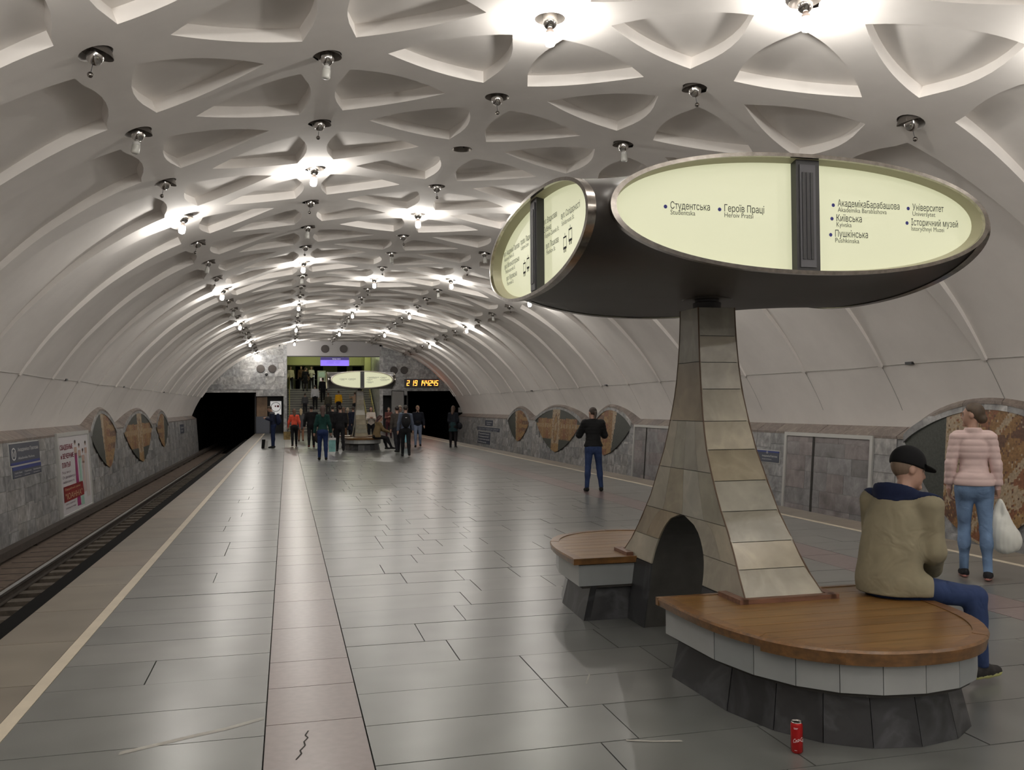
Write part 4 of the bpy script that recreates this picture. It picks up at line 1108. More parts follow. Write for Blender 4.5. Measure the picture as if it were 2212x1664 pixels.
class Sdf:
    def __init__(s): s.p = []
    def cone(s, a, b, ra, rb, lab=0, k=None): s.p.append(('c', np.array(a, float), np.array(b, float), ra, rb, lab, k)); return s
    def ell(s, c, r, lab=0, rot=None, k=None): s.p.append(('e', np.array(c, float), np.array(r, float), rot, None, lab, k)); return s
    def mesh(s, h, k=.03, inflate=0.0, clips=(), disp=None):
        lo = np.full(3, 1e9); hi = -lo
        for q in s.p:
            if q[0] == 'c': m = max(q[3], q[4]); l, u = np.minimum(q[1], q[2])-m, np.maximum(q[1], q[2])+m
            else: m = np.max(q[2]) if q[3] is not None else q[2]; l, u = q[1]-m, q[1]+m
            lo = np.minimum(lo, l); hi = np.maximum(hi, u)
        lo -= inflate+2.5*h; hi += inflate+2.5*h
        n = np.ceil((hi-lo)/h).astype(int)+1
        ax = [lo[i]+h*np.arange(n[i]) for i in range(3)]
        D = np.full(n, 9.0); Lb = np.zeros(n, np.int16); Db = np.full(n, 9.0)
        for q in s.p:
            kk = q[6] if q[6] is not None else k
            if q[0] == 'c': m = max(q[3], q[4]); l, u = np.minimum(q[1], q[2])-m, np.maximum(q[1], q[2])+m
            else: m = np.max(q[2]) if q[3] is not None else q[2]; l, u = q[1]-m, q[1]+m
            pad = kk+inflate+3*h
            i0 = np.maximum(0, np.floor((l-pad-lo)/h).astype(int)); i1 = np.minimum(n, np.ceil((u+pad-lo)/h).astype(int)+1)
            sl = tuple(slice(a, b) for a, b in zip(i0, i1))
            X, Y, Z = np.meshgrid(ax[0][sl[0]], ax[1][sl[1]], ax[2][sl[2]], indexing='ij')
            Pn = np.stack([X, Y, Z], -1)
            if q[0] == 'c':
                ba = q[2]-q[1]; pa = Pn-q[1]; t = np.clip((pa@ba)/max(1e-9, ba@ba), 0, 1)
                d = np.linalg.norm(pa-t[..., None]*ba, axis=-1)-(q[3]+(q[4]-q[3])*t)
            else:
                pa = Pn-q[1]
                if q[3] is not None: pa = pa@q[3]
                k0 = np.linalg.norm(pa/q[2], axis=-1); k1 = np.linalg.norm(pa/(q[2]**2), axis=-1)
                d = np.where(k1 > 1e-6, k0*(k0-1)/np.maximum(k1, 1e-6), -np.min(q[2]))
            o = D[sl]; hh = np.clip(.5+.5*(o-d)/kk, 0, 1); D[sl] = o*(1-hh)+d*hh-kk*hh*(1-hh)
            c = d < Db[sl]; Db[sl] = np.where(c, d, Db[sl]); Lb[sl] = np.where(c, q[5], Lb[sl])
        D -= inflate
        X, Y, Z = np.meshgrid(*ax, indexing='ij')
        if disp is not None: D = D - disp(X, Y, Z)
        for c in clips: D = np.maximum(D, c(X, Y, Z))
        V, F = surface_nets(D, lo, h)
        ii = np.clip(np.round((V-lo)/h).astype(int), 0, n-1)
        return V, F, Lb[tuple(ii.T)]
def rotx(a): c, s = math.cos(a), math.sin(a); return np.array([[1,0,0],[0,c,-s],[0,s,c]])
def rotz(a): c, s = math.cos(a), math.sin(a); return np.array([[c,-s,0],[s,c,0],[0,0,1]])
def mobj(name, V, F, mats, lab=None, parent=None, smooth=True):
    me = bpy.data.meshes.new(name); me.from_pydata(V.tolist(), [], F.tolist())
    for m in mats: me.materials.append(m)
    if lab is not None and len(mats) > 1:
        me.polygons.foreach_set('material_index', np.minimum(lab[F[:, 0]], len(mats)-1).astype(np.int32).tolist())
    me.polygons.foreach_set('use_smooth', [True]*len(me.polygons))
    o = bpy.data.objects.new(name, me); C.objects.link(o)
    if parent is not None: o.parent = parent
    return o
def cloth(col, rough=.85, key=None):
    return mat('cloth_%d_%d_%d' % tuple(int(c*1000) for c in col), col, rough, noise=.12, nscale=18, spec=.2)
SKIN = mat('skin', (.36,.215,.16), .55, noise=.06, nscale=8)
DEF = dict(H=1.7, fem=False, lean=4, head_yaw=0, head_pitch=0, legs=((2,3,2),(-2,3,2)), arms=((2,8,8,0),(2,8,8,0)), seat=None,
    top=(.05,.05,.05), bottom=(.02,.02,.03), hair=(.04,.025,.015), shoes=(.02,.02,.02), style='short', hem=.8, bulk=1.0, res=.024, fingers=False,
    skirt=None, sole=None, puff=False, cap=None, yoke=None, hood=False, collar=False)
# legs: (thigh pitch, knee bend, spread) right, left;  arms: (pitch, abduct, elbow bend, inward) right, left
def person(label, x, y, face, z=0.0, name='person', **kw):
    p = dict(DEF); p.update(kw); s = p['H']/1.75; fem = p['fem']
    S = lambda *v: np.array(v, float)*s
    lean = R(p['lean']); Rm = rotx(-lean)            # forward lean of the torso
    hipz = .0; J = {}
    pel = np.zeros(3); feet = []
    for sd, lg in zip((1, -1), p['legs']):
        a, kb, sp = [R(q) for q in lg[:3]]; yw = R(lg[3]) if len(lg) > 3 else 0
        hip = pel+S(sd*.088, 0, -.03)
        def dirv(a): return rotz(-sd*yw)@np.array([sd*math.sin(sp), math.sin(a)*math.cos(sp), -math.cos(a)*math.cos(sp)])
        knee = hip+dirv(a)*.42*s; ank = knee+dirv(a-kb)*.405*s
        J[sd] = (hip, knee, ank); feet.append(ank[2])
    dz = (p['seat']+.095*s) if p['seat'] is not None else -min(feet)+.085*s
    up = np.array([0, 0, dz])
    for sd in J: J[sd] = tuple(q+up for q in J[sd])
    pel = pel+up
    T = lambda *v: pel+Rm@(S(*v))                    # torso frame, metres above the pelvis
    chest, neck = T(0,0,.34), T(0,-.015,.56)
    if p.get('hunch'):
        hb = R(p['hunch']); Rh = rotx(-lean-hb); c0 = T(0,0,.26); T2 = lambda *v: c0+Rh@(S(v[0],v[1],v[2]-.26))
        chest, neck = T2(0,0,.34), T2(0,-.015,.56)
    else: T2 = T; Rh = Rm
    Rd = Rh@rotx(R(-p['head_pitch'])); hw_ = Rd@rotz(R(p['head_yaw'])) 
    if p.get('headup'): hw_ = rotx(R(-p['head_pitch']))@rotz(R(p['head_yaw']))
    hc = neck+(Rd if not p.get('headup') else rotx(R(-p['head_pitch'])))@S(0,.025,.165)
    Hd = lambda *v: hc+hw_@S(*v)
    sw = (.158 if fem else .178)*p['bulk']
    body = Sdf(); top = Sdf(); bot = Sdf()
    def torso(q, lab):
        b = p['bulk']
        q.ell(T(0,-.005,.02), S((.158 if fem else .15)*b, .105*b, .13), lab, Rm)
        q.ell(T(0,0,.17), S((.122 if fem else .14)*b, .09*b, .16), lab, Rm)
        q.ell(T2(0,.005,.38), S((.142 if fem else .165)*b, .105*b, .19), lab, Rh)
        q.cone(T2(-sw+.03,-.015,.50), T2(sw-.03,-.015,.50), .055*s*b, .055*s*b, lab)
        if fem: q.ell(T2(0,.07,.36), S(.115,.06,.07), lab, Rh)
    torso(body, 1); torso(top, 0)
    arms = {}
    for sd, ar in zip((1, -1), p['arms']):
        a, ab, eb, inw = [R(q) for q in ar]
        sh = T2(sd*sw, -.015, .495)
        def adir(a, ab, inw=0):
            v = np.array([sd*math.sin(ab), math.sin(a)*math.cos(ab), -math.cos(a)*math.cos(ab)])
            v = v+np.array([-sd*math.sin(inw), 0, 0]); return v/np.linalg.norm(v)
        el = sh+adir(a, ab)*.285*s; wr_ = el+adir(a+eb, ab*.5, inw)*.25*s; hd = adir(a+eb, ab*.5, inw)
        arms[sd] = (sh, el, wr_, hd)
        b = p['bulk']
        for q, l in ((body, 1), (top, 0)):
            q.cone(sh, el, .052*s*b, .042*s*b, l); q.cone(el, wr_, .042*s*b, (.028 if q is body else .036)*s*b, l)
        # hand
        side = np.array([0, 0, 1.0]) if abs(hd[2]) < .7 else np.array([0, 1.0, 0])
        wv = np.cross(hd, np.cross(side, hd)); wv /= np.linalg.norm(wv); nv = np.cross(hd, wv)
        inn = nv*(-sd) if (nv[0]*-sd) < 0 else nv*(-sd)
        pal = wr_+hd*.045*s
        if p['fingers']:
            body.cone(wr_, wr_+hd*.03*s, .026*s, .027*s, 0, .015)
            for i, f in enumerate((-1.4, -.5, .4, 1.3)):
                k0 = wr_+hd*(.078*s)+wv*(.0165*f*s); body.cone(wr_+hd*.02*s+wv*.012*f*s, k0, .016*s, .0125*s, 0, .012)
                ln = (.03,.037,.035,.028)[i]*s; cu = R(28 if not p.get('grip') or p['grip'] != sd else 62)
                tow = -nv*sd
                d1 = hd*math.cos(cu)+tow*math.sin(cu); k1_ = k0+d1*ln; d2 = hd*math.cos(cu*2)+tow*math.sin(cu*2); k2_ = k1_+d2*ln*.8
                d3 = hd*math.cos(cu*2.7)+tow*math.sin(cu*2.7); k3_ = k2_+d3*ln*.55
                body.cone(k0, k1_, .0105*s, .0095*s, 0, .004); body.cone(k1_, k2_, .0095*s, .0085*s, 0, .004); body.cone(k2_, k3_, .0085*s, .0075*s, 0, .004)
            th0 = wr_+hd*.025*s+wv*.028*s; th1 = th0+(hd*.7+wv*.7-nv*sd*.3)*.035*s; th2 = th1+(hd*.9+wv*.2-nv*sd*.4)*.028*s
            body.cone(th0, th1, .014*s, .012*s, 0, .008); body.cone(th1, th2, .0115*s, .0095*s, 0, .006)
        else:
            body.ell(wr_+hd*.07*s, S(.032,.032,.05), 0, None)
            body.cone(wr_+hd*.04*s, wr_+hd*.15*s, .026*s, .016*s, 0)
            body.cone(wr_+hd*.03*s+wv*.02*s, wr_+hd*.075*s+wv*.045*s, .014*s, .011*s, 0)
    for sd in (1, -1):
        hip, knee, ank = J[sd]; f = 1.06 if fem else 1.0
        sl_ = p.get('slim', 1.0)
        body.cone(hip, knee, .08*s*f, .052*s, 2); body.cone(knee, ank, .05*s, .032*s, 2)
        calf = knee+(ank-knee)*.3+np.array([0,-.015*s,0]); body.ell(calf, S(.05,.052,.1), 2)
        bot.cone(hip, knee, .086*s*f, .056*s*sl_, 0); bot.cone(knee, ank, .055*s*sl_, .042*s*sl_, 0); bot.ell(calf, S(.053,.055,.1), 0)
        tdir = np.array([sd*.12, 1, 0]); tdir /= np.linalg.norm(tdir)
        low = ank-np.array([0,0,.045*s])
        body.cone(ank, low, .03*s, .03*s, 2); body.cone(low-tdir*.03*s, low+tdir*.12*s, .03*s, .026*s, 2)
    bot.ell(T(0,-.02,-.01), S(.155 if fem else .145, .115, .12), 0, Rm)
    if fem: bot.ell(T(.07,-.06,-.05), S(.075,.07,.085), 0); bot.ell(T(-.07,-.06,-.05), S(.075,.07,.085), 0)
    body.cone(T2(0,-.02,.5), neck+(hc-neck)*.55, .056*s if not fem else .047*s, .05*s if not fem else .044*s, 0)
    # head
    hk_ = .012 if p['fingers'] else .02
    body.ell(Hd(0,-.012,.02), S(.074,.094,.098), 0, hw_); body.ell(Hd(0,.028,-.045), S(.056,.066,.072), 0, hw_, .03)
    body.cone(Hd(0,.088,.005), Hd(0,.099,-.028), .010*s, .014*s, 0, hk_); body.cone(Hd(-.022,.07,-.068), Hd(.022,.07,-.068), .012*s, .012*s, 3, hk_)
    body.cone(Hd(-.03,.078,.028), Hd(.03,.078,.028), .012*s, .012*s, 0, hk_); body.ell(Hd(0,.078,-.1), S(.022,.02,.02), 0, None, hk_)
    for sd in (1, -1):
        body.ell(Hd(sd*.075,-.012,-.008), S(.012,.022,.034), 0, hw_, .008); body.ell(Hd(sd*.03,.079,.008), S(.014,.01,.009), 4, hw_, .006)
    h = p['res']
    V, F, L = body.mesh(h, .03*s)
    skin_m = SKIN; LIP = mat('lips', (.33,.13,.11), .5); EYE = mat('eye', (.06,.045,.04), .3)
    ob = mobj(name, V, F, [skin_m, cloth(p['top']), cloth(p['bottom']) if not p.get('bare') else skin_m, LIP, EYE], L)
    ob.location = (x, y, z); ob.rotation_euler = (0, 0, R(face)); tag(ob, label, 'person')
    # trousers
    az = [J[1][2][2], J[-1][2][2]]
    if not p.get('bare'):
        V, F, L = bot.mesh(h, .035*s, .006 if p['res'] < .02 else .008, clips=[lambda X, Y, Z: (min(az)-.012)-Z])
        mobj('trousers', V, F, [p['bmat'] if p.get('bmat') else cloth(p['bottom'])], None, ob)
    if p['skirt']:
        q = Sdf(); zt = pel[2]+.1*s; q.cone((0,0,zt), (0,.02,p['skirt']), .125*s, .2*s, 0); q.ell((0,-.02,pel[2]), S(.17,.13,.14), 0)
        V, F, L = q.mesh(h, .04, 0, clips=[lambda X, Y, Z: p['skirt']-Z, lambda X, Y, Z: Z-zt-.06])
        mobj('skirt', V, F, [cloth(p.get('skirtcol', p['top']))], None, ob)
    # jacket
    hz = p['hem'] if p['hem'] is not None else .8*s
    if hz < pel[2]-.2: top.cone(T(0,0,.1), (0, 0, hz), .15*s, .19*s, 0)
    if p['hood']: top.ell(T2(0,-.10,.545), S(.125,.075,.055), 1, Rh, .025); top.ell(T2(0,-.03,.555), S(.105,.085,.04), 1, Rh, .03)
    if fem and p['fingers']: top.ell(T(0,-.02,.03), S(.172,.13,.16), 0, Rm)
    if p['seat'] is not None:
        for sd in (1, -1):
            hip, knee, ank = J[sd]; top.cone(hip, hip+(knee-hip)*.25, .088*s, .084*s, 0, .06)
        top.ell(T(0,-.01,.12), S(.178,.122,.45), 0, Rm)
    nrm = Rh@np.array([0,0,1.0]); npt = neck+Rh@S(0,0,.035 if p['collar'] else .0)
    clips = [lambda X, Y, Z: hz-Z, lambda X, Y, Z: (X-npt[0])*nrm[0]+(Y-npt[1])*nrm[1]+(Z-npt[2])*nrm[2]]
    if p['collar']: top.cone(neck-Rh@S(0,0,.05), neck+Rh@S(0,0,.06), .064*s, .062*s, 0)
    for sd in (1, -1):
        wr_, hd = arms[sd][2], arms[sd][3]; cpt = wr_+hd*.028*s; sh_, el_ = arms[sd][0], arms[sd][1]
        def cuff(X, Y, Z, cpt=cpt, hd=hd):
            dd = (X-cpt[0])*hd[0]+(Y-cpt[1])*hd[1]+(Z-cpt[2])*hd[2]
            rr = np.sqrt((X-cpt[0])**2+(Y-cpt[1])**2+(Z-cpt[2])**2)
            return np.where(rr < .1, dd, -1.0)
        clips.append(cuff)
    disp = None
    if p['puff']:
        def disp(X, Y, Z):
            q = (Z-hz)/(.067*s); return .0065*np.abs(np.sin(q*math.pi))**.6-.004
    inf = p.get('inflate', .014 if p['bulk'] >= 1 else .01)
    V, F, L = top.mesh(h*.9 if p['fingers'] else h, p.get('tk', .045)*s, inf, clips, disp)
    mats_ = [p['tmat'] if p.get('tmat') else cloth(p['top'])]
    L = None if len(mats_) < 2 else L
    jk = mobj('jacket', V, F, mats_, L, ob)
    if p['yoke'] is not None:
        ax_ = Rh@np.array([0,0,1.0]); o0 = T2(0,0,.40)
        def yk(X, Y, Z):
            u = (X-o0[0])*ax_[0]+(Y-o0[1])*ax_[1]+(Z-o0[2])*ax_[2]
            return ((.05+.5*np.maximum(0, np.abs(X)-.06))*s-u) if p['fingers'] else (.06*s-u)
        V, F, L = top.mesh(h*.9, p.get('tk', .045)*s, inf+.003, clips+[yk]); mobj('yoke', V, F, [cloth(p['yoke'])], None, jk)
    # shoes
    for sd in (1, -1):
        hip, knee, ank = J[sd]; q = Sdf(); z0 = ank[2]-.085*s; t = np.array([sd*.12, 1, 0]); t /= np.linalg.norm(t)
        c = np.array([ank[0], ank[1], z0])
        q.cone(c-t*.045*s+S(0,0,.042), c+t*.05*s+S(0,0,.045), .040*s, .042*s, 0); q.cone(c+t*.05*s+S(0,0,.04), c+t*.15*s+S(0,0,.028), .043*s, .034*s, 0); q.cone(c-t*.015*s+S(0,0,.05), ank+S(0,0,.0), .040*s, .038*s, 0)
        hs = min(h, .007) if p['fingers'] else min(h, .02)
        V, F, L = q.mesh(hs, .02, 0, clips=[lambda X, Y, Z, z0=z0: z0-Z])
        L = np.where(V[:, 2] < z0+.024*s, 1, 0)
        mobj('shoe', V, F, [cloth(p['shoes']), cloth(p['sole'] if p['sole'] else p['shoes'], .6)], L, ob)
    # hair
    q = Sdf(); q.ell(Hd(0,-.02,.028), S(.082,.1,.1), 0, hw_)
    st = p['style']
    if st == 'long':
        q.cone(Hd(0,-.075,.0), T2(0,-.12,.42), .07*s, .07*s, 0); q.cone(T2(0,-.12,.45), T2(0,-.125,.26), .085*s, .05*s, 0)
        for sd in (1,-1): q.cone(Hd(sd*.065,-.02,0), T2(sd*.085,-.04,.47), .03*s, .035*s, 0)
    if st == 'bob': q.ell(Hd(0,-.04,-.03), S(.09,.085,.1), 0, hw_)
    if st == 'pony': q.ell(Hd(0,-.115,-.02), S(.03,.03,.03), 0); q.cone(Hd(0,-.125,-.03), T2(0,-.125,.40), .028*s, .014*s, 0)
    if st == 'bun': q.ell(Hd(0,-.085,-.04), S(.055,.045,.05), 0)
    fr_ = hw_@np.array([0, .8, -.6]); fp = Hd(0,.035,.045)
    def face_clip(X, Y, Z):
        d = (X-fp[0])*fr_[0]+(Y-fp[1])*fr_[1]+(Z-fp[2])*fr_[2]
        dd = hw_.T@np.stack([X-hc[0], Y-hc[1], Z-hc[2]]).reshape(3, -1)
        yy = dd[1].reshape(X.shape); zz_ = dd[2].reshape(X.shape)
        ear = np.minimum(yy-(-.0)*s, (.02*s-zz_))     # keeps the cheek free
        r = np.maximum(d, np.minimum(yy+.005*s, .035*s-zz_) if st != 'x' else d)
        if st in ('short', 'cap'): r = np.maximum(r, -(zz_+.06*s)+np.maximum(0, 0))
        return r
    if st != 'none':
        V, F, L = q.mesh(h*.8, .02, 0, clips=[face_clip]); mobj('hair', V, F, [mat('hair_%d' % int(sum(p['hair'])*1e4), p['hair'], .6, noise=.3, nscale=30, stretch=(1,1,.15))], None, ob)
    if p['cap']:
        q = Sdf(); q.ell(Hd(0,-.014,.045), S(.094,.114,.108), 0, hw_); q.ell(Hd(0,-.02,.06), S(.088,.1,.092), 0, hw_)
        nz_ = hw_@np.array([0,.06,1.0]); cp = Hd(0,0,.018)
        q2 = lambda X, Y, Z: -((X-cp[0])*nz_[0]+(Y-cp[1])*nz_[1]+(Z-cp[2])*nz_[2])
        V, F, L = q.mesh(h*.8, .02, 0, clips=[q2]); cpo = mobj('cap', V, F, [cloth(p['cap'])], None, ob)
        m = MB(); n = 12; pts = []
        for i in range(n+1):
            a = math.pi*i/n; pts.append((Hd(-.078*math.cos(a), .075+.095*math.sin(a), .036-.018*math.sin(a)), Hd(-.06*math.cos(a), .05+.02*math.sin(a), .045)))
        vs = [tuple(b) for a, b in pts]+[tuple(a) for a, b in pts]+[tuple(b+hw_@S(0,0,.008)) for a, b in pts]+[tuple(a+hw_@S(0,0,.006)) for a, b in pts]
        k = n+1; fs = []
        for i in range(n): fs += [(i,i+1,k+i+1,k+i), (2*k+i,3*k+i,3*k+i+1,2*k+i+1), (k+i,k+i+1,3*k+i+1,3*k+i)]
        m.add(vs, fs); m.build('cap_peak', cloth(p['cap']), cpo)
        c = Hd(0,-.014,.152); m = MB().lathe([(.012,0),(.009,.006),(.001,.008)], c=tuple(c), seg=10); m.build('cap_button', cloth(p['cap']), cpo)
    ob['_'] = 0; del ob['_']
    world = lambda v: Vector((x, y, z))+Matrix.Rotation(R(face), 3, 'Z')@Vector(tuple(v))
    return ob, {sd: world(arms[sd][2]+arms[sd][3]*.09*s) for sd in arms}, world
# ------------------------------------------------------------------ the people
col = srgb
M_PINK = mat('pink_quilted', srgb(208,184,181), .6, noise=.05, nscale=12, spec=.3)
M_JEAN = mat('light_denim', srgb(104,128,160), .8, noise=.38, nscale=5, spec=.2, bump=.8, bscale=11, ndet=2)
M_NAVYJ = mat('navy_denim', srgb(42,56,90), .8, noise=.25, nscale=7, spec=.2, bump=.8, bscale=9, ndet=2)
M_KHAKI = mat('khaki_jacket_cloth', srgb(134,127,106), .85, noise=.08, nscale=10, spec=.2, bump=1.0, bscale=7, ndet=2)
M_BLKQ = mat('black_quilted', srgb(20,20,22), .75, noise=.1, nscale=12, spec=.25)
def bag_mesh(name, label, cat, hand, size, mats, depth=.1, drop=.18, kind='paper', z0=0, group=None):
    """bag hanging from a hand"""
    t = thing(name, label, cat, hand, 0, group)
    w_, h_ = size
    m = MB(); pr = [(-w_/2, -depth/2), (w_/2, -depth/2), (w_/2, depth/2), (-w_/2, depth/2)]
    lo = [(a*.92, b, -drop-h_) for a, b in pr]; hi = [(a, b*.8, -drop) for a, b in pr]
    m.hexa(lo, hi); o = m.build('bag_body', mats[0], t)
    for y in (-depth*.38, depth*.38):
        MB().tube([(-w_*.25, y, -drop), (-w_*.2, y*.5, -drop*.4), (0, y*.2, -.005), (w_*.2, y*.5, -drop*.4), (w_*.25, y, -drop)], .006, 5).build('handle', mats[-1], t, smooth=60)
    return t
def sdf_thing(name, label, cat, fn, mats, h=.02, loc=(0,0,0), rz=0, group=None, part=None, k=.04, clips=()):
    t = thing(name, label, cat, loc, rz, group); q = Sdf(); fn(q); V, F, L = q.mesh(h, k, 0, clips); mobj(part or 'body', V, F, mats, L, t); return t

# woman in the pink quilted jacket
w1, hands, W = person('person in pink quilted jacket and pale jeans seen from behind, head turned left', 6.3, 7.1, -38, H=1.62, fem=True, lean=2, head_yaw=72, head_pitch=4,
    legs=((-6,4,1),(5,2,1)), arms=((2,10,8,2),(0,11,14,2)), tk=.018, tmat=M_PINK, top=srgb(196,166,160), bmat=M_JEAN, bottom=srgb(88,112,146), hair=(.055,.035,.02), shoes=(.012,.012,.014), sole=srgb(225,160,150),
    style='bun', hem=.875, bulk=.98, res=.0085, fingers=True, puff=True, collar=True, grip=1, slim=.86, inflate=.013, headup=True)
hp = hands[1]
t = thing('plastic_bag', 'white plastic carrier bag hanging from right hand of person in pink', 'bag', (hp.x+.02, hp.y, hp.z), R(-38))
q = Sdf(); q.ell((.03,0,-.36), (.12,.09,.15), 0); q.ell((.07,.01,-.40), (.11,.085,.115), 0); q.ell((-.01,0,-.26), (.085,.06,.10), 0); q.ell((.02,0,-.46), (.08,.07,.06), 0)
q.cone((-.05,0,-.22), (-.012,0,-.02), .042, .009, 0); q.cone((.05,0,-.22), (.014,0,-.02), .045, .009, 0)
def wrk(X, Y, Z): return .003*np.sin(X*95+Z*12)*np.sin(Z*18-X*60+Y*75)
V, F, L = q.mesh(.009, .03, 0, (), wrk)
mobj('bag_body', V, F, [mat('white_film', srgb(215,216,210), .45, spec=.4)], None, t)

# seated man
m1, hands, W = person('person in black cap and khaki navy jacket sitting on front bench, head bowed', 3.57, 4.74, -70, H=1.70, lean=11, hunch=17, head_yaw=-34, head_pitch=16, headup=True, seat=.482,
    legs=((84,82,3,46),(86,92,3,2)), arms=((2,2,50,32),(4,3,54,30)), tk=.045, tmat=M_KHAKI, top=srgb(132,122,94), yoke=srgb(28,36,62), bmat=M_NAVYJ, bottom=srgb(34,48,92), hair=(.16,.11,.075), shoes=srgb(44,42,42), sole=srgb(190,190,130),
    style='cap', hem=.50, bulk=1.12, res=.0085, fingers=True, hood=True, cap=(.006,.006,.007), inflate=.02)
# woman in black at the right
w2, hands, W = person('person in short black quilted jacket and blue jeans standing on pink stripe, arms folded', 5.74, 16.3, -10, H=1.6, fem=True, lean=2, head_yaw=25, head_pitch=14,
    legs=((1,3,5),(1,3,4)), arms=((22,16,88,42),(24,20,86,42)), tmat=M_BLKQ, top=srgb(26,26,28), bmat=M_NAVYJ, bottom=srgb(34,48,92), hair=(.03,.018,.012), shoes=(.012,.012,.012),
    style='pony', hem=.86, bulk=1.16, res=.012, puff=True, collar=True, slim=.95, inflate=.015)

far = dict(res=.026)
def P_(label, x, y, face, **kw): 
    k = dict(far); k.update(kw); return person(label, x, y, face, **k)
DK = (.012,.012,.014)
WALK = ((14,6,1),(-10,14,1)); WALK2 = ((-10,14,1),(14,6,1)); STAND = ((1,2,3),(1,2,3)); UP = ((38,50,1),(-4,6,1))
a, h1, _ = P_('person in navy clothes by left platform edge, looking down at a phone', -.56, 38.1, 82, H=1.74, legs=STAND, head_pitch=30, lean=5, arms=((2,5,105,20),(2,5,105,20)), top=(.014,.018,.04), yoke=(.09,.09,.1), bottom=(.015,.025,.07), hair=(.06,.03,.02))
bp = sdf_thing('backpack', 'navy backpack on back of person by left platform edge', 'backpack', lambda q: (q.ell((0,0,0), (.15,.10,.25), 0), q.ell((0,-.05,-.07), (.12,.09,.13), 0)), [cloth((.015,.02,.05))], .022, (-.36, 38.13, 1.18), R(82))
t = thing('carrier_bag', 'black and white paper bag standing on floor beside person in navy', 'bag', (-.9, 37.95, 0)); MB().hexa([(-.12,-.06,0),(.0,-.06,0),(.0,.06,0),(-.12,.06,0)], [(-.10,-.06,.36),(.04,-.06,.36),(.04,.06,.36),(-.10,.06,.36)]).build('dark_side', cloth((.01,.01,.01)), t)
MB().hexa([(0,-.061,0),(.12,-.061,0),(.12,.06,0),(0,.06,0)], [(.042,-.061,.34),(.15,-.061,.3),(.15,.06,.3),(.042,.06,.34)]).build('white_side', cloth((.5,.5,.48)), t)
a, h2, _ = P_('person in coral jacket with long auburn hair walking away', .3, 39.1, 4, H=1.6, fem=True, legs=WALK, arms=((-6,14,10,0),(8,16,10,0)), top=srgb(226,92,70), bottom=DK, hair=(.09,.04,.02), style='long', hem=.93, shoes=(.03,.015,.012))
p = h2[-1]; bag_mesh('shopping_bag', 'grey and yellow shopping bag carried by person in coral jacket', 'bag', (p.x-.03, p.y, p.z), (.3,.34), [mat('bag_greyyellow', (.16,.15,.13), .7, tints=[(.16,.15,.13),(.3,.2,.05)], noise=.5, nscale=7), cloth((.1,.1,.09))], .1, .12)
P_('blonde person in long grey coat walking away behind coral jacket', .66, 44.8, 0, H=1.6, fem=True, legs=WALK2, top=(.085,.085,.09), bottom=(.25,.13,.08), hair=(.45,.34,.2), style='long', hem=.62, shoes=(.05,.02,.015))
a, h4, _ = P_('person in black coat with red shoes walking away, large dark bag', .98, 37.9, 0, H=1.74, legs=WALK, arms=((4,10,6,0),(-4,12,6,0)), top=DK, bottom=(.01,.01,.011), hair=(.012,.01,.01), shoes=(.09,.02,.015), bulk=1.15, hem=.78)
p = h4[1]; sdf_thing('duffel_bag', 'large dark bag carried by person in black coat', 'bag', lambda q: (q.ell((0,0,-.36), (.19,.16,.27), 0), q.cone((0,0,-.02), (.04,0,-.2), .02, .05, 0)), [mat('bag_dark', (.035,.028,.022), .8, noise=.4, nscale=10)], .025, (p.x, p.y, p.z))
a, h5, _ = P_('person in green pullover and blue jeans walking away, long brown hair', 1.09, 28.7, 0, H=1.69, fem=True, legs=((-5,8,1),(9,4,1)), arms=((2,14,8,0),(2,14,8,0)), top=srgb(24,56,52), bottom=srgb(30,44,82), hair=(.045,.02,.014), style='long', hem=.82, shoes=DK, res=.02)
p = h5[1]; t = bag_mesh('gift_bag', 'white and teal paper bag carried by person in green pullover', 'bag', (p.x+.04, p.y, p.z), (.22,.44), [mat('bag_teal', srgb(120,172,170), .6, noise=.25, nscale=6), cloth((.5,.5,.5))], .1, .1)
MB().box(-.115,.115,-.052,.052,-.17,-.10).build('white_top', cloth((.6,.6,.6)), t)
P_('person in black top walking behind person in green', 1.95, 34.2, 0, H=1.72, legs=WALK2, arms=((4,8,30,10),(4,8,20,0)), top=DK, bottom=(.01,.01,.012), hair=(.015,.01,.008), bulk=1.1)
P_('bulky person in black coat at foot of stairs behind green pullover', 2.15, 44, 0, H=1.72, legs=WALK, top=(.01,.01,.011), bottom=DK, hair=(.014,.011,.01), bulk=1.25, hem=.7)
P_('person in brown patterned coat left of far pillar walking away', 2.74, 45, 0, H=1.66, fem=True, legs=WALK2, top=(.06,.045,.025), bottom=(.1,.05,.025), hair=(.1,.05,.03), style='long', hem=.6)
P_('grey haired person in long navy coat beside far pillar', 3.0, 46, 0, H=1.62, fem=True, legs=STAND, top=(.012,.015,.03), bottom=DK, hair=(.38,.3,.22), style='bob', hem=.5)
P_('person in dark navy jacket just left of far pillar', 3.36, 47.2, 0, H=1.68, legs=WALK, top=(.014,.018,.035), bottom=(.012,.014,.025), hair=(.025,.015,.01))
a, hb, _ = P_('person in white top holding up a phone right of far pillar', 3.72, 41, 178, H=1.66, fem=True, legs=STAND, arms=((25,6,80,35),(20,6,85,35)), top=srgb(190,180,172), bottom=DK, hair=(.02,.012,.01), style='long')
P_('person in red patterned jacket by niche near right tunnel', 5.3, 48, 178, H=1.62, fem=True, legs=STAND, arms=((20,6,80,35),(20,6,85,35)), tmat=mat('plaid_red', (.11,.03,.025), .8, noise=.6, nscale=25), top=(.1,.03,.025), bottom=(.05,.015,.02), hair=(.06,.03,.02), style='bob')
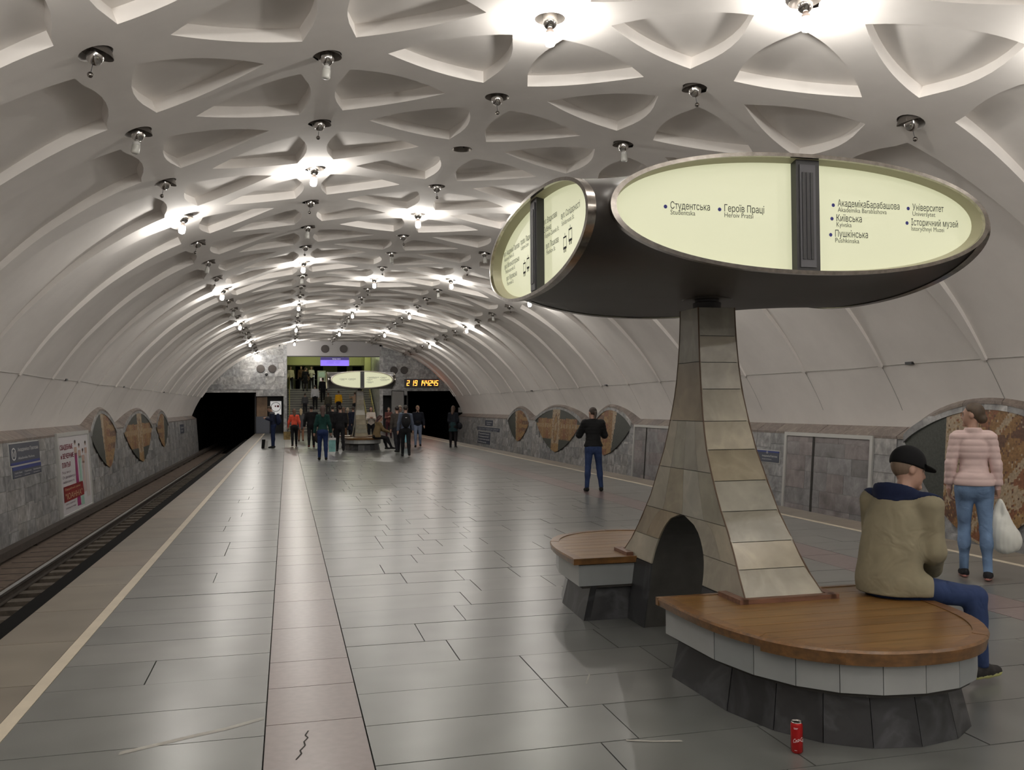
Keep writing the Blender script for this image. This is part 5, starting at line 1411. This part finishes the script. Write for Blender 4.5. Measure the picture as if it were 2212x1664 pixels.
a, hs, _ = P_('person in beige jacket sitting on far bench, dark red hair', 3.3, 34.2, -75, seat=.482, H=1.64, fem=True, lean=14, legs=((80,55,3,10),(80,65,3,5)), arms=((30,8,40,10),(30,8,40,10)), top=srgb(112,96,68), bottom=DK, hair=(.05,.012,.012), style='long', hem=.5, head_yaw=-10)
P_('person in grey brown jacket walking away right of far bench', 3.9, 32.5, 12, H=1.68, legs=WALK, arms=((10,16,60,20),(-6,10,10,0)), top=(.05,.043,.038), bottom=(.015,.015,.02), hair=(.014,.01,.01), hem=.85)
a, h6, W6 = P_('person in blue grey hoodie with black backpack walking away', 3.87, 29.9, -4, H=1.70, legs=WALK2, arms=((6,10,10,0),(-6,12,10,0)), top=srgb(84,92,108), bottom=(.01,.01,.012), hair=(.02,.014,.01), hem=.86, hood=True, res=.02)
t = sdf_thing('backpack', 'black backpack worn by person in blue grey hoodie', 'backpack', lambda q: (q.ell((0,0,0), (.155,.11,.25), 0), q.ell((0,-.06,-.08), (.13,.08,.14), 0)), [cloth((.012,.012,.014))], .02, (3.86, 29.73, 1.2), R(-4), part='pack')
MB().box(-.03,.03,-.125,-.115,.09,.11).build('white_tag', M_LETTER, t)
a, h7, _ = P_('person in pale blue top half hidden behind backpack', 4.55, 36.9, 175, H=1.64, fem=True, legs=STAND, arms=((4,8,6,0),(6,10,20,0)), top=srgb(140,170,182), bottom=(.04,.04,.05), hair=(.1,.06,.04), style='bob')
p = h7[-1]; bag_mesh('tote_bag', 'pale blue bag hanging beside person in blue grey hoodie', 'bag', (p.x, p.y-.02, p.z), (.22,.5), [cloth(srgb(150,205,220)), cloth((.4,.5,.52))], .09, .1)
P_('pale haired person behind person in dark open jacket', 4.78, 38.8, 178, H=1.7, legs=STAND, top=(.05,.05,.055), bottom=DK, hair=(.4,.36,.28))
a, h8, W8 = P_('person in dark jacket and faded jeans walking towards camera', 5.24, 36.6, 172, H=1.70, legs=WALK, arms=((4,10,14,0),(-4,12,30,0)), top=(.012,.014,.022), bottom=srgb(112,124,146), hair=(.28,.17,.09), hem=.86, head_yaw=15)
MB_ = sdf_thing('belt_bag', 'black belt bag worn by person in dark jacket and faded jeans', 'bag', lambda q: q.ell((0,0,0), (.11,.05,.07), 0), [cloth((.012,.012,.014))], .018, (5.22, 36.45, 1.03), R(-8))
a, h9, _ = P_('person in black skirt and dark jacket with long hair at right platform edge', 6.46, 35.2, -25, H=1.66, fem=True, legs=((2,3,1),(-2,3,1)), arms=((10,6,30,10),(4,8,30,10)), top=(.012,.014,.02), bottom=(.012,.01,.012), hair=(.07,.035,.02), style='long', hem=.86, skirt=.66, skirtcol=(.012,.03,.035), sole=(.5,.5,.5))
sdf_thing('shoulder_bag', 'dark shoulder bag at hip of person with long hair at right edge', 'bag', lambda q: (q.ell((0,0,0), (.10,.16,.14), 0), q.cone((0,0,.1), (-.08,0,.5), .012, .012, 0)), [cloth((.012,.013,.018))], .02, (6.72, 35.12, .88), R(-25))
# on the stairs and in the hall
def ST(y): return math.ceil((y-60.05)/RUN)*RISE
for lab, x, y, kw in (
  ('child in grey jacket climbing stairs on left', 1.19, 62.2, dict(H=1.45, legs=WALK, top=(.07,.07,.075), bottom=(.02,.02,.025), hair=(.03,.02,.015))),
  ('person in white shirt climbing stairs', 1.88, 62.9, dict(H=1.72, legs=WALK2, top=srgb(196,196,200), bottom=(.012,.012,.014), hair=(.03,.02,.015), bulk=1.1)),
  ('person in black jacket climbing stairs highest', 2.45, 64.0, dict(H=1.75, legs=WALK, top=DK, bottom=(.01,.01,.012), hair=(.012,.01,.01), bulk=1.1)),
  ('person in olive coat climbing stairs behind white shirt', 2.72, 61.8, dict(H=1.66, legs=WALK2, top=(.06,.055,.04), bottom=(.03,.03,.03), hair=(.08,.06,.04), hem=.7)),
  ('person in yellow jacket climbing stairs', 3.44, 62.2, dict(H=1.62, legs=WALK, top=srgb(214,160,30), bottom=(.015,.012,.014), hair=(.07,.02,.02), hem=.75)),
  ('person in tan jacket on stairs raising both arms', 4.52, 61.8, dict(H=1.68, legs=STAND, arms=((60,20,70,20),(70,30,60,10)), top=srgb(150,126,104), bottom=DK, hair=(.06,.03,.02))),
  ('person in black dress near top of stairs on left', 1.27, 65.4, dict(H=1.68, fem=True, legs=STAND, arms=((20,20,70,10),(5,10,20,0)), top=DK, bottom=(.1,.1,.1), hair=(.05,.03,.02), hem=.55))):
    person(lab, x, y, 0, z=ST(y), res=.03, **kw)
for lab, x, y, kw in (
  ('person in white top and black trousers standing in ticket hall', 1.74, 66.75, dict(H=1.66, fem=True, top=srgb(190,186,170), bottom=DK, hair=(.02,.015,.01), style='long', arms=((20,12,70,20),(20,12,70,20)))),
  ('person in brown top standing in ticket hall, dark hair', 1.0, 66.85, dict(H=1.68, fem=True, top=(.09,.05,.03), bottom=DK, hair=(.02,.012,.01), style='long')),
  ('person in brown coat beside person in brown top in ticket hall', 1.38, 66.7, dict(H=1.56, fem=True, top=(.12,.07,.04), bottom=(.03,.02,.02), hair=(.05,.03,.02), hem=.6)),
  ('person in cream shirt at far left turnstile', .26, 66.75, dict(H=1.64, top=srgb(200,190,160), bottom=DK, hair=(.03,.02,.01)))):
    person(lab, x, y, 178, z=3.0, res=.03, **kw)
